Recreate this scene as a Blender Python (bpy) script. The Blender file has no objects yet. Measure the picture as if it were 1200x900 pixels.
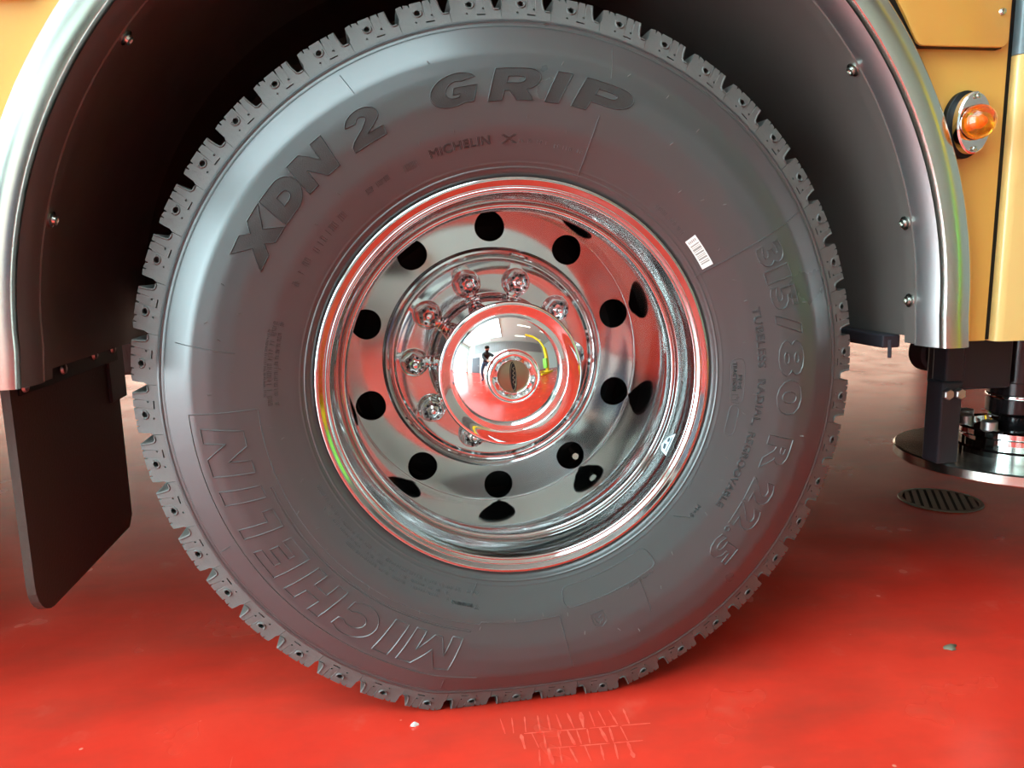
import bpy, bmesh, math, random
from mathutils import Matrix, Vector
random.seed(7)
sc = bpy.context.scene
col = sc.collection
pi = math.pi
H = 0.527                       # axle height above the floor; wheel rim front lip lies in the plane Y = 0

# ------------------------------------------------------------------ camera
cam_d = bpy.data.cameras.new('camera')
cam_d.sensor_fit = 'HORIZONTAL'; cam_d.sensor_width = 36.0; cam_d.lens = 36.0 * 900 / 1200
cam_d.clip_start = 0.01
cam = bpy.data.objects.new('camera', cam_d); col.objects.link(cam)
yaw, pitch, roll = 0.1589, 0.1647, 0.0211
fw = Vector((math.sin(yaw) * math.cos(pitch), math.cos(yaw) * math.cos(pitch), -math.sin(pitch)))
rt = Vector((math.cos(yaw), -math.sin(yaw), 0)); dn = fw.cross(rt)
rt, dn = rt * math.cos(roll) + dn * math.sin(roll), dn * math.cos(roll) - rt * math.sin(roll)
CAM = Vector((-0.1893, -1.107, 0.1846 + H))
cam.matrix_world = Matrix(((rt.x, -dn.x, -fw.x, CAM.x), (rt.y, -dn.y, -fw.y, CAM.y), (rt.z, -dn.z, -fw.z, CAM.z), (0, 0, 0, 1)))
sc.camera = cam

# ------------------------------------------------------------------ world, exposure
w = bpy.data.worlds.new('world'); sc.world = w; w.use_nodes = True
w.node_tree.nodes['Background'].inputs['Color'].default_value = (0.75, 0.88, 1, 1)
w.node_tree.nodes['Background'].inputs['Strength'].default_value = 0.3
sc.view_settings.view_transform = 'Standard'; sc.view_settings.look = 'None'
sc.view_settings.gamma = 1; sc.view_settings.use_curve_mapping = False
sc.view_settings.exposure = 0.0
sc.cycles.use_denoising = True
sc.cycles.max_bounces = 10; sc.cycles.glossy_bounces = 6; sc.cycles.diffuse_bounces = 5
SKYLIGHT, DOORLIGHT, BACKLIGHT, LAMP = 8.0, 14.0, 2.3, 2.0

# ------------------------------------------------------------------ materials
def mat(name, color, rough=0.5, metal=0.0, spec=0.5, coat=0.0, noise=None, bump=None, trans=0.0, emit=None, ior=1.45, var=None):
    m = bpy.data.materials.new(name); m.use_nodes = True
    nt = m.node_tree; b = nt.nodes['Principled BSDF']
    b.inputs['Base Color'].default_value = (*color, 1); b.inputs['Roughness'].default_value = rough
    b.inputs['Metallic'].default_value = metal; b.inputs['Specular IOR Level'].default_value = spec
    b.inputs['Coat Weight'].default_value = coat; b.inputs['Coat Roughness'].default_value = 0.06
    b.inputs['Transmission Weight'].default_value = trans; b.inputs['IOR'].default_value = ior
    if emit:
        b.inputs['Emission Color'].default_value = (*emit[0], 1); b.inputs['Emission Strength'].default_value = emit[1]
    tc = nt.nodes.new('ShaderNodeTexCoord')
    if var:      # (other colour, scale, low, high)
        n = nt.nodes.new('ShaderNodeTexNoise'); n.inputs['Scale'].default_value = var[1]; n.inputs['Detail'].default_value = 6
        n.inputs['Roughness'].default_value = 0.65
        nt.links.new(tc.outputs['Object'], n.inputs['Vector'])
        r = nt.nodes.new('ShaderNodeValToRGB'); r.color_ramp.elements[0].position = var[2]; r.color_ramp.elements[1].position = var[3]
        r.color_ramp.elements[0].color = (*color, 1); r.color_ramp.elements[1].color = (*var[0], 1)
        nt.links.new(n.outputs['Fac'], r.inputs['Fac']); nt.links.new(r.outputs['Color'], b.inputs['Base Color'])
    if noise:    # roughness variation (scale, lo, hi)
        n = nt.nodes.new('ShaderNodeTexNoise'); n.inputs['Scale'].default_value = noise[0]; n.inputs['Detail'].default_value = 5
        nt.links.new(tc.outputs['Object'], n.inputs['Vector'])
        mr = nt.nodes.new('ShaderNodeMapRange'); mr.inputs['From Min'].default_value = 0.3; mr.inputs['From Max'].default_value = 0.7
        mr.inputs['To Min'].default_value = noise[1]; mr.inputs['To Max'].default_value = noise[2]
        nt.links.new(n.outputs['Fac'], mr.inputs['Value']); nt.links.new(mr.outputs['Result'], b.inputs['Roughness'])
    if bump:     # (scale, strength, distance)
        n = nt.nodes.new('ShaderNodeTexNoise'); n.inputs['Scale'].default_value = bump[0]; n.inputs['Detail'].default_value = 4
        nt.links.new(tc.outputs['Object'], n.inputs['Vector'])
        bp = nt.nodes.new('ShaderNodeBump'); bp.inputs['Strength'].default_value = bump[1]; bp.inputs['Distance'].default_value = bump[2]
        nt.links.new(n.outputs['Fac'], bp.inputs['Height']); nt.links.new(bp.outputs['Normal'], b.inputs['Normal'])
    return m
M = {}
M['rubber'] = mat('rubber', (0.046, 0.050, 0.050), 0.3, spec=1.0, noise=(7, 0.27, 0.33))
M['tread_rubber'] = mat('tread_rubber', (0.11, 0.107, 0.10), 0.6, spec=0.5, bump=(160, 0.25, 0.002))
M['matte_rubber'] = mat('matte_rubber', (0.032, 0.031, 0.029), 0.6, spec=0.4, bump=(700, 0.3, 0.001))
M['dark_rubber'] = mat('dark_rubber', (0.012, 0.011, 0.011), 0.8, spec=0.15)
M['alloy'] = mat('alloy', (0.55, 0.55, 0.545), 0.09, 1.0, noise=(4, 0.06, 0.12))
M['chrome'] = mat('chrome', (0.90, 0.90, 0.90), 0.02, 1.0)
M['steel'] = mat('steel', (0.64, 0.68, 0.61), 0.2, 1.0, noise=(5, 0.16, 0.26))
M['brushed'] = mat('brushed', (0.50, 0.50, 0.50), 0.42, 1.0)
M['bronze'] = mat('bronze', (0.30, 0.25, 0.16), 0.35, 0.9)
M['black'] = mat('black', (0.006, 0.006, 0.006), 0.5, spec=0.3)
M['gloss_black'] = mat('gloss_black', (0.010, 0.008, 0.009), 0.18, spec=0.5)
M['black_steel'] = mat('black_steel', (0.022, 0.022, 0.028), 0.45, spec=0.4, bump=(90, 0.1, 0.002))
M['plastic'] = mat('plastic', (0.085, 0.074, 0.066), 0.42, spec=0.6, noise=(6, 0.36, 0.55))
M['flap'] = mat('flap', (0.060, 0.044, 0.036), 0.55, spec=0.3, bump=(200, 0.3, 0.002))
M['gold'] = mat('gold', (0.60, 0.33, 0.065), 0.35, 0.0, coat=0.3)
M['gold_light'] = mat('gold_light', (0.72, 0.50, 0.17), 0.3, 0.0, coat=0.4)
M['bluegrey'] = mat('bluegrey', (0.16, 0.23, 0.25), 0.3, coat=0.5)
M['amber'] = mat('amber', (1.0, 0.30, 0.015), 0.05, trans=0.9, ior=1.40, coat=0.5)
M['amber_core'] = mat('amber_core', (1.0, 0.42, 0.05), 0.3)
M['label_white'] = mat('label_white', (0.80, 0.79, 0.74), 0.55)
M['label_grey'] = mat('label_grey', (0.30, 0.29, 0.27), 0.55)
M['sticker_blue'] = mat('sticker_blue', (0.55, 0.66, 0.70), 0.35)
M['ink'] = mat('ink', (0.04, 0.06, 0.075), 0.5)
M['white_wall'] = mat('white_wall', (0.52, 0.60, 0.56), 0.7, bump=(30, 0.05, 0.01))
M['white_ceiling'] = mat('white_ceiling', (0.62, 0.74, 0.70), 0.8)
M['grey_band'] = mat('grey_band', (0.25, 0.26, 0.25), 0.5)
M['frame_grey'] = mat('frame_grey', (0.30, 0.31, 0.32), 0.45)
M['dark_door'] = mat('dark_door', (0.05, 0.05, 0.06), 0.5)
M['sky_pane'] = mat('sky_pane', (0.8, 0.85, 0.9), 0.4, emit=((0.66, 0.94, 1.0), DOORLIGHT))
M['roof_pane'] = mat('roof_pane', (0.8, 0.85, 0.9), 0.4, emit=((0.66, 0.94, 1.0), SKYLIGHT))
M['back_pane'] = mat('back_pane', (0.8, 0.85, 0.85), 0.4, emit=((1.0, 0.74, 0.54), BACKLIGHT))
M['lamp'] = mat('lamp', (0.9, 0.9, 0.85), 0.4, emit=((0.85, 1.0, 0.88), LAMP))
M['yellow'] = mat('yellow', (0.85, 0.62, 0.01), 0.35)
M['lime'] = mat('lime', (0.25, 0.75, 0.08), 0.4)
M['dust'] = mat('dust', (0.82, 0.12, 0.075), 0.5, var=((0.78, 0.05, 0.028), 60, 0.42, 0.62))
M['scrap'] = mat('scrap', (0.15, 0.13, 0.085), 0.6)
M['brass'] = mat('brass', (0.45, 0.30, 0.10), 0.35, 0.8)
M['iron'] = mat('iron', (0.16, 0.12, 0.09), 0.5, 0.5, bump=(120, 0.3, 0.002))
M['drain_pit'] = mat('drain_pit', (0.010, 0.008, 0.007), 0.8)
M['skin'] = mat('skin', (0.55, 0.32, 0.22), 0.5)
M['jacket'] = mat('jacket', (0.02, 0.022, 0.03), 0.8)
M['jeans'] = mat('jeans', (0.05, 0.10, 0.22), 0.8)
M['hair'] = mat('hair', (0.012, 0.011, 0.012), 0.7)
M['machine_white'] = mat('machine_white', (0.75, 0.77, 0.75), 0.4)

def floor_material():
    m = bpy.data.materials.new('red_floor'); m.use_nodes = True
    nt = m.node_tree; b = nt.nodes['Principled BSDF']; L = nt.links.new
    tc = nt.nodes.new('ShaderNodeTexCoord')
    def noise(scale, detail=6, stretch=None):
        n = nt.nodes.new('ShaderNodeTexNoise'); n.inputs['Scale'].default_value = scale; n.inputs['Detail'].default_value = detail
        n.inputs['Roughness'].default_value = 0.6
        if stretch:
            mp = nt.nodes.new('ShaderNodeMapping'); mp.inputs['Scale'].default_value = stretch[0]; mp.inputs['Rotation'].default_value = (0, 0, stretch[1])
            L(tc.outputs['Object'], mp.inputs['Vector']); L(mp.outputs['Vector'], n.inputs['Vector'])
        else: L(tc.outputs['Object'], n.inputs['Vector'])
        return n
    def ramp(src, p0, c0, p1, c1):
        r = nt.nodes.new('ShaderNodeValToRGB'); e = r.color_ramp.elements
        e[0].position = p0; e[0].color = c0; e[1].position = p1; e[1].color = c1
        L(src, r.inputs['Fac']); return r
    def mix(fac, a, c2):
        x = nt.nodes.new('ShaderNodeMix'); x.data_type = 'RGBA'
        L(fac, x.inputs[0]); L(a, x.inputs[6]); x.inputs[7].default_value = c2; return x.outputs[2]
    base = ramp(noise(2.3, 7).outputs['Fac'], 0.35, (0.66, 0.030, 0.016, 1), 0.68, (0.80, 0.050, 0.026, 1)).outputs['Color']
    k = (0, 0, 0, 1); W = lambda v: (v, v, v, 1)
    scuff = ramp(noise(9, 8).outputs['Fac'], 0.60, k, 0.85, W(0.35)).outputs['Color']
    base = mix(scuff, base, (0.75, 0.20, 0.13, 1))
    scratch = ramp(noise(5, 3, ((1, 46, 1), 0.9)).outputs['Fac'], 0.735, k, 0.775, W(0.38)).outputs['Color']
    base = mix(scratch, base, (0.82, 0.26, 0.17, 1))
    scratch2 = ramp(noise(6, 3, ((40, 1.2, 1), 0.35)).outputs['Fac'], 0.745, k, 0.785, W(0.3)).outputs['Color']
    base = mix(scratch2, base, (0.85, 0.30, 0.2, 1))
    v = nt.nodes.new('ShaderNodeTexVoronoi'); v.inputs['Scale'].default_value = 9; L(tc.outputs['Object'], v.inputs['Vector'])
    speck = ramp(v.outputs['Distance'], 0.018, W(0.55), 0.030, k).outputs['Color']
    base = mix(speck, base, (0.80, 0.45, 0.33, 1))
    dirt = ramp(noise(3.1, 4, ((1, 2.2, 1), 0.3)).outputs['Fac'], 0.45, k, 0.85, W(0.6)).outputs['Color']
    base = mix(dirt, base, (0.30, 0.05, 0.03, 1))
    L(base, b.inputs['Base Color'])
    rr = nt.nodes.new('ShaderNodeMapRange'); rr.inputs['From Min'].default_value = 0.3; rr.inputs['From Max'].default_value = 0.75
    rr.inputs['To Min'].default_value = 0.19; rr.inputs['To Max'].default_value = 0.30
    L(noise(4.5, 3).outputs['Fac'], rr.inputs['Value']); L(rr.outputs['Result'], b.inputs['Roughness'])
    b.inputs['Specular IOR Level'].default_value = 0.5
    return m
M['floor'] = floor_material()

# ------------------------------------------------------------------ mesh helpers
class MB:
    def __init__(s): s.v = []; s.f = []
    def add(s, vs, fs):
        o = len(s.v); s.v += [tuple(p) for p in vs]; s.f += [tuple(i + o for i in f) for f in fs]; return s
    def box(s, x0, x1, y0, y1, z0, z1, bev=0.0, mx=None):
        if bev <= 0:
            vs = [(x, y, z) for x in (x0, x1) for y in (y0, y1) for z in (z0, z1)]
            fs = [(0, 1, 3, 2), (4, 6, 7, 5), (0, 4, 5, 1), (2, 3, 7, 6), (0, 2, 6, 4), (1, 5, 7, 3)]
        else:
            bm = bmesh.new(); bmesh.ops.create_cube(bm, size=1)
            for q in bm.verts: q.co = Vector(((x0 + x1) / 2 + q.co.x * (x1 - x0), (y0 + y1) / 2 + q.co.y * (y1 - y0), (z0 + z1) / 2 + q.co.z * (z1 - z0)))
            bmesh.ops.bevel(bm, geom=bm.edges[:], offset=bev, segments=2, profile=0.5, affect='EDGES')
            bm.verts.index_update(); vs = [q.co.copy() for q in bm.verts]; fs = [[q.index for q in f.verts] for f in bm.faces]; bm.free()
        if mx: vs = [mx @ Vector(q) for q in vs]
        return s.add(vs, fs)
    def lathe(s, prof, n=48, c=(0, 0, 0), axis='Y', close=False, a0=0.0, a1=2 * pi, mod=None):
        """prof: (radius, height) pairs; revolve about axis through c"""
        full = abs(a1 - a0 - 2 * pi) < 1e-6; m = n if full else n + 1; vs = []
        for i in range(m):
            a = a0 + (a1 - a0) * i / n
            for j, (r, h) in enumerate(prof):
                rr = r * mod(a, j) if mod else r
                x, y = rr * math.sin(a), rr * math.cos(a)
                p = {'Y': (x, h, y), 'Z': (x, y, h), 'X': (h, x, y)}[axis]
                vs.append((p[0] + c[0], p[1] + c[1], p[2] + c[2]))
        k = len(prof); fs = []
        for i in range(n):
            i2 = (i + 1) % m
            for j in range(k - 1 + (1 if close else 0)):
                j2 = (j + 1) % k
                fs.append((i * k + j, i * k + j2, i2 * k + j2, i2 * k + j))
        return s.add(vs, fs)
    def rod(s, a, b, r, r2=None, n=12, cap=True):
        a, b = Vector(a), Vector(b); r2 = r if r2 is None else r2
        d = (b - a).normalized(); u = d.orthogonal().normalized(); w2 = d.cross(u)
        vs = []
        for p, q in ((a, r), (b, r2)):
            vs += [p + (u * math.cos(2 * pi * i / n) + w2 * math.sin(2 * pi * i / n)) * q for i in range(n)]
        fs = [(i, (i + 1) % n, n + (i + 1) % n, n + i) for i in range(n)]
        if cap: fs += [tuple(range(n - 1, -1, -1)), tuple(range(n, 2 * n))]
        return s.add(vs, fs)
    def sweep(s, path, prof, close=True):
        """path: list of frames (origin, e1, e2); prof: 2D points"""
        k = len(prof); vs = []; fs = []
        for o, e1, e2 in path: vs += [Vector(o) + Vector(e1) * p + Vector(e2) * q for p, q in prof]
        for i in range(len(path) - 1):
            for j in range(k if close else k - 1):
                j2 = (j + 1) % k; fs.append((i * k + j, i * k + j2, (i + 1) * k + j2, (i + 1) * k + j))
        if close:
            fs.append(tuple(range(k - 1, -1, -1))); b = (len(path) - 1) * k; fs.append(tuple(range(b, b + k)))
        return s.add(vs, fs)
    def mesh(s, name, m, smooth=None):
        me = bpy.data.meshes.new(name); me.from_pydata(s.v, [], s.f)
        bm = bmesh.new(); bm.from_mesh(me); bmesh.ops.recalc_face_normals(bm, faces=bm.faces[:]); bm.to_mesh(me); bm.free()
        me.materials.append(m)
        if smooth is not None:
            me.polygons.foreach_set('use_smooth', [True] * len(me.polygons)); me.set_sharp_from_angle(angle=math.radians(smooth))
        me.update(); return me
    def build(s, name, m, parent=None, smooth=None, inv=None):
        return link(name, s.mesh(name, m, smooth), parent)
def link(name, me, parent=None, mx=None):
    o = bpy.data.objects.new(name, me); col.objects.link(o)
    if mx is not None: o.matrix_world = mx
    if parent:
        o.parent = parent
        o.matrix_parent_inverse = Matrix.Translation(-ORG[parent.name]) if parent.name in ORG else Matrix.Identity(4)
    return o
ORG = {}
def thing(name, label, cat, loc=(0, 0, 0), group=None):
    o = bpy.data.objects.new(name, None); col.objects.link(o); o.location = loc; o.empty_display_size = 0.1
    ORG[o.name] = Vector(loc); return tag(o, label, cat, group)
def tag(o, label=None, cat=None, group=None, kind=None):
    for k, x in (('label', label), ('category', cat), ('group', group), ('kind', kind)):
        if x: o[k] = x
    return o
def struct(mb, name, m, parent=None, label=None):
    o = mb.build(name, m, parent)
    if not parent: tag(o, label, 'building', kind='structure')
    return o

# ------------------------------------------------------------------ the setting
FX0, FX1, FY0, FY1, CZ = -6.0, 8.0, -5.6, 9.0, 4.4
fl = struct(MB().box(FX0, FX1, FY0, FY1, -0.2, 0), 'floor', M['floor'], label='glossy scuffed red workshop floor under the bus')
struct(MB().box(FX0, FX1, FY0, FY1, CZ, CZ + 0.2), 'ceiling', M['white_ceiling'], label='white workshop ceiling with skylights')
struct(MB().box(FX0, FX1, FY0 - 0.2, FY0, 0, CZ), 'wall_front', M['white_wall'], label='white workshop wall mirrored in the hub cap')
struct(MB().box(FX0, FX1, FY1, FY1 + 0.2, 0, CZ), 'wall_back', M['white_wall'], label='workshop wall beyond the far side of the bus')
struct(MB().box(FX0 - 0.2, FX0, FY0, FY1, 0, CZ), 'wall_left', M['white_wall'], label='workshop wall with the tall glazed door')
struct(MB().box(FX1, FX1 + 0.2, FY0, FY1, 0, CZ), 'wall_right', M['white_wall'], label='plain workshop wall past the stabilizer leg')
# windows: a frame and one object for each pane
def glazing(name, label, plane, off, u0, u1, v0, v1, nu, nv, pm, bar=0.06):
    """plane 'X' wall at X=off spans Y,Z; 'Y' wall at Y=off spans X,Z; 'Z' ceiling spans X,Y; sign of proudness by s"""
    ax, s = plane[0], (1 if plane[1] == '+' else -1)
    def bx(mb, a0, a1, b0, b1, d0, d1):
        d0, d1 = sorted((off + s * d0, off + s * d1))
        if ax == 'X': mb.box(d0, d1, a0, a1, b0, b1)
        elif ax == 'Y': mb.box(a0, a1, d0, d1, b0, b1)
        else: mb.box(a0, a1, b0, b1, d0, d1)
        return mb
    fr = MB()
    for i in range(nu + 1):
        u = u0 + (u1 - u0) * i / nu; bx(fr, u - bar / 2, u + bar / 2, v0 - bar / 2, v1 + bar / 2, 0.001, 0.06)
    for j in range(nv + 1):
        v = v0 + (v1 - v0) * j / nv; bx(fr, u0, u1, v - bar / 2, v + bar / 2, 0.001, 0.05)
    f = struct(fr, name, M['frame_grey'], label=label)
    for i in range(nu):
        for j in range(nv):
            du, dv = (u1 - u0) / nu, (v1 - v0) / nv
            bx(MB(), u0 + du * i + bar / 2, u0 + du * (i + 1) - bar / 2, v0 + dv * j + bar / 2, v0 + dv * (j + 1) - bar / 2, 0.003, 0.02).build('pane', pm, f)
glazing('window_1', 'tall glazed workshop door letting in cool daylight', 'X+', FX0, -5.3, 1.5, 0.05, 3.7, 5, 3, M['sky_pane'])
glazing('window_2', 'daylit skylight set in the white ceiling', 'Z-', CZ, -5.2, -0.2, -4.6, -0.8, 4, 2, M['roof_pane'])
glazing('window_3', 'low row of daylit windows behind the bus', 'Y-', FY1, -5.5, 7.5, 0.12, 1.35, 9, 1, M['back_pane'])

# ------------------------------------------------------------------ the bus
bus = thing('bus', 'gold painted coach with chrome wheel and polished arch trim on red floor', 'bus', (0, 1.2, 0))

# ---- tyre profile -------------------------------------------------
CP = [(0.286, 0.012), (0.296, 0.006), (0.303, -0.001), (0.320, -0.008), (0.360, -0.021), (0.405, -0.0295), (0.432, -0.0305), (0.460, -0.0255), (0.4985, -0.0050), (0.508, 0.003)]
def lin(r):
    if r <= CP[0][0]: return CP[0][1]
    for (a, ya), (b, yb) in zip(CP, CP[1:]):
        if r <= b: return ya + (yb - ya) * (r - a) / (b - a)
    return CP[-1][1]
def yside(r, bumps=False):
    wdt = 0.006 if r > 0.31 else 0.002
    y = sum(lin(r + wdt * (k / 4.0)) for k in range(-4, 5)) / 9
    if bumps:
        for rc, ht, wd in ((0.3085, 0.0016, 0.0013), (0.3150, 0.0009, 0.001), (0.5015, 0.0022, 0.0016), (0.4965, -0.0015, 0.0012)):
            y -= ht * max(0, 1 - abs(r - rc) / wd)
    return y
R_T = 0.546
FLOORREL = 0.0012 - H
def squash(p):
    """tyre rubber flattens where it stands on the floor"""
    x, y, z = p
    lim, zs = FLOORREL, -0.40
    zo = -math.sqrt(max(0.0, R_T * R_T - x * x))
    if zo < lim and z < zs: z = zs + (z - zs) * (lim - zs) / (zo - zs)
    return (x, y, z + H)
prof = []
r = 0.286
while r < 0.5075:
    prof.append((r, yside(r, True))); r += 0.0011
prof += [(0.512, 0.010), (0.521, 0.020), (0.5225, 0.10), (0.5225, 0.235), (0.512, 0.262), (0.50, 0.275), (0.46, 0.295), (0.42, 0.302), (0.36, 0.294), (0.31, 0.275), (0.286, 0.262)]
tb = MB().lathe(prof, 200, (0, 0, 0)); tb.v = [squash(p) for p in tb.v]
tyre = tb.build('tyre', M['rubber'], bus, 35)
tyre['label'] = 'black truck tyre with raised sidewall lettering'

# ---- shoulder tread blocks: sheet with pits, extruded back ----------
NB = 46; PITCH = 360.0 / NB
def shoulder_y(r): return 0.0015 + (r - 0.506) * 0.50
def block_mesh(rot, deform):
    d = math.radians
    def P(a, r, y):
        a = d(a) + rot
        p = (r * math.sin(a), y, r * math.cos(a))
        if deform:
            q = squash(p); return (q[0], q[1], q[2] - H)
        return p
    hw = PITCH / 2 - 0.02
    out = [(-hw, 0.5065), (0, 0.5068), (hw, 0.5065), (hw, 0.5215), (hw - 0.25, 0.5228), (hw - 0.95, 0.5228), (hw - 1.15, 0.525), (hw - 1.25, 0.533), (hw - 1.3, R_T)]
    for a in (1.55, 0.35, -1.6, -2.55):
        out += [(a + 0.13, R_T), (a + 0.08, R_T - 0.0048), (a - 0.08, R_T - 0.0048), (a - 0.13, R_T)]
    out += [(-hw + 0.40, R_T), (-hw + 0.32, 0.5355), (-hw + 0.30, 0.527), (-hw + 0.05, 0.5225)]
    out = [(a, r - (0.0015 if i % 5 == 0 and r > 0.54 else 0)) for i, (a, r) in enumerate(out)]
    def ell(ac, rc, ra, rr, n=8): return [(ac + ra * math.cos(2 * pi * i / n), rc + rr * math.sin(2 * pi * i / n)) for i in range(n)]
    holes = [ell(-0.75, 0.5300, 0.46, 0.0042, 10), [(0.15, 0.5128), (1.45, 0.5128), (1.45, 0.5146), (0.15, 0.5152)], ell(-1.35, 0.5165, 0.17, 0.0016, 6), ell(1.25, 0.5225, 0.17, 0.0018, 6)]
    bm = bmesh.new(); loops = []
    for lp in [out] + holes:
        vs = [bm.verts.new((a, r, 0)) for a, r in lp]; loops.append(vs)
        for i in range(len(vs)): bm.edges.new((vs[i], vs[(i + 1) % len(vs)]))
    bmesh.ops.triangle_fill(bm, use_beauty=True, use_dissolve=False, edges=bm.edges[:])
    bm.verts.index_update()
    mb = MB(); vs2 = [(v.co.x, v.co.y) for v in bm.verts]
    mb.add([P(a, r, shoulder_y(r) - (0.0012 if r < 0.54 else 0)) for a, r in vs2], [[v.index for v in f.verts] for f in bm.faces])
    for li, vs in enumerate(loops):
        ids = [v.index for v in vs]; dep = (0.10 if li == 0 else (0.012 if li == 1 else 0.004)); n = len(ids)
        base = len(mb.v)
        for i in ids:
            a, r = vs2[i]; mb.v.append(P(a, r, shoulder_y(r) - 0.0012 + dep if li else 0.105))
        for i in range(n):
            mb.f.append((ids[i], ids[(i + 1) % n], base + (i + 1) % n, base + i))
        if li: mb.f.append(tuple(range(base, base + n)))
    bm.free()
    # raised horseshoe around the pit, open towards the tread
    ns = 9; rows = []
    for i in range(ns + 1):
        t = -0.15 * pi + (1.3 * pi) * i / ns - pi
        ring = []
        for da, dh in ((0.85, 0), (1.08, 0.0022), (1.35, 0)):
            a = -0.75 + 0.60 * da * math.cos(t); r_ = 0.5300 + 0.0056 * da * math.sin(t)
            ring.append(P(a, r_, shoulder_y(r_) - 0.001 - dh))
        rows.append(ring)
    mb.add([p for rg in rows for p in rg], [(i * 3 + j, i * 3 + j + 1, i * 3 + j + 4, i * 3 + j + 3) for i in range(ns) for j in range(2)])
    # raised lip beside the groove
    rows = []
    for a, r_ in ((hw - 1.42, 0.5440), (hw - 1.36, 0.532), (hw - 1.2, 0.5235), (hw - 0.85, 0.5205), (hw - 0.45, 0.5203), (hw - 0.1, 0.5212)):
        rows.append([P(a - 0.16, r_ - 0.0008, shoulder_y(r_) - 0.001), P(a, r_, shoulder_y(r_) - 0.0032), P(a + 0.16, r_ + 0.001, shoulder_y(r_) - 0.001)])
    mb.add([p for rg in rows for p in rg], [(i * 3 + j, i * 3 + j + 1, i * 3 + j + 4, i * 3 + j + 3) for i in range(len(rows) - 1) for j in range(2)])
    return mb.mesh('tread_block', M['tread_rubber'], 30)
shared = block_mesh(0, False)
for k in range(NB):
    a = math.radians(k * PITCH + 2.2)
    if math.cos(a) < -0.86:
        link('tread_block', block_mesh(a, True), tyre, Matrix.Translation((0, 0, H)))
    else:
        link('tread_block', shared, tyre, Matrix.Translation((0, 0, H)) @ Matrix.Rotation(a, 4, 'Y'))
inner = MB()
for row, (y0, y1, sh) in enumerate(((0.112, 0.150, 0.5), (0.157, 0.195, 0.0), (0.202, 0.270, 0.5))):
    for k in range(NB):
        a0 = math.radians((k + sh) * PITCH + 2.2 - 3.2); a1 = math.radians((k + sh) * PITCH + 2.2 + 3.2)
        vs = [squash((rr * math.sin(a), y, rr * math.cos(a))) for a in (a0, a1) for y in (y0, y1) for rr in (0.515, R_T)]
        inner.add(vs, [(0, 1, 3, 2), (4, 6, 7, 5), (0, 4, 5, 1), (2, 3, 7, 6), (1, 5, 7, 3)])
tag(inner.build('inner_tread', M['tread_rubber'], tyre), kind='stuff')

# ---- lettering on the sidewall -------------------------------------
def S(a_deg, r, h):
    """point on the sidewall: a clockwise from the top"""
    a = math.radians(a_deg); return squash((r * math.sin(a), yside(r) - h, r * math.cos(a)))
def text_2d(body, bold=0.0, shear=0.0, space=1.0):
    cu = bpy.data.curves.new('t', 'FONT'); cu.body = body; cu.size = 1; cu.offset = bold; cu.shear = shear; cu.space_character = space
    cu.resolution_u = 3; cu.fill_mode = 'FRONT'
    ob = bpy.data.objects.new('t', cu); col.objects.link(ob)
    dg = bpy.context.evaluated_depsgraph_get(); dg.update()
    me = ob.evaluated_get(dg).to_mesh()
    vs = [(v.co.x, v.co.y) for v in me.vertices]; fs = [tuple(p.vertices) for p in me.polygons]
    ob.evaluated_get(dg).to_mesh_clear(); bpy.data.objects.remove(ob); bpy.data.curves.remove(cu)
    return vs, fs
def loops_of(vs, fs):
    bm = bmesh.new(); bv = [bm.verts.new((x, y, 0)) for x, y in vs]
    for f in fs:
        try: bm.faces.new([bv[i] for i in f])
        except ValueError: pass
    bmesh.ops.remove_doubles(bm, verts=bm.verts[:], dist=1e-5)
    nxt = {}
    for e in bm.edges:
        if len(e.link_faces) == 1:
            for v in e.verts: nxt.setdefault(v, []).append(e)
    loops, seen = [], set()
    for e0 in [e for e in bm.edges if len(e.link_faces) == 1]:
        if e0 in seen: continue
        seen.add(e0); st, cur = e0.verts; lp = [st, cur]
        while cur is not st:
            ne = [e for e in nxt[cur] if e not in seen]
            if not ne: break
            seen.add(ne[0]); cur = ne[0].other_vert(cur)
            if cur is not st: lp.append(cur)
        loops.append([(v.co.x, v.co.y) for v in lp])
    bm.free(); return loops
def ridge(mb, pts, a2, wd, ht, closed=True, seg=0.006):
    """triangular ridge along a polyline given in metres (u along arc, r); a2 maps (u, r, h) to a point"""
    q = []
    n = len(pts)
    for i in range(n if closed else n - 1):
        p0, p1 = Vector(pts[i]), Vector(pts[(i + 1) % n]); k = max(1, int((p1 - p0).length / seg))
        q += [p0.lerp(p1, j / k) for j in range(k)]
    if not closed: q.append(Vector(pts[-1]))
    n = len(q)
    if n < 2: return
    rows = []
    for i in range(n):
        a = q[(i - 1) % n] if closed or i else q[i]; b = q[(i + 1) % n] if closed or i < n - 1 else q[i]
        t = (b - a)
        t = t.normalized() if t.length > 1e-9 else Vector((1, 0)); nn = Vector((-t.y, t.x))
        rows.append([a2(*(q[i] + nn * wd), -0.0002), a2(*q[i], ht), a2(*(q[i] - nn * wd), -0.0002)])
    m = n if closed else n - 1
    mb.add([p for rw in rows for p in rw], [(i * 3 + j, i * 3 + j + 1, ((i + 1) % n) * 3 + j + 1, ((i + 1) % n) * 3 + j) for i in range(m) for j in range(2)])
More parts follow.
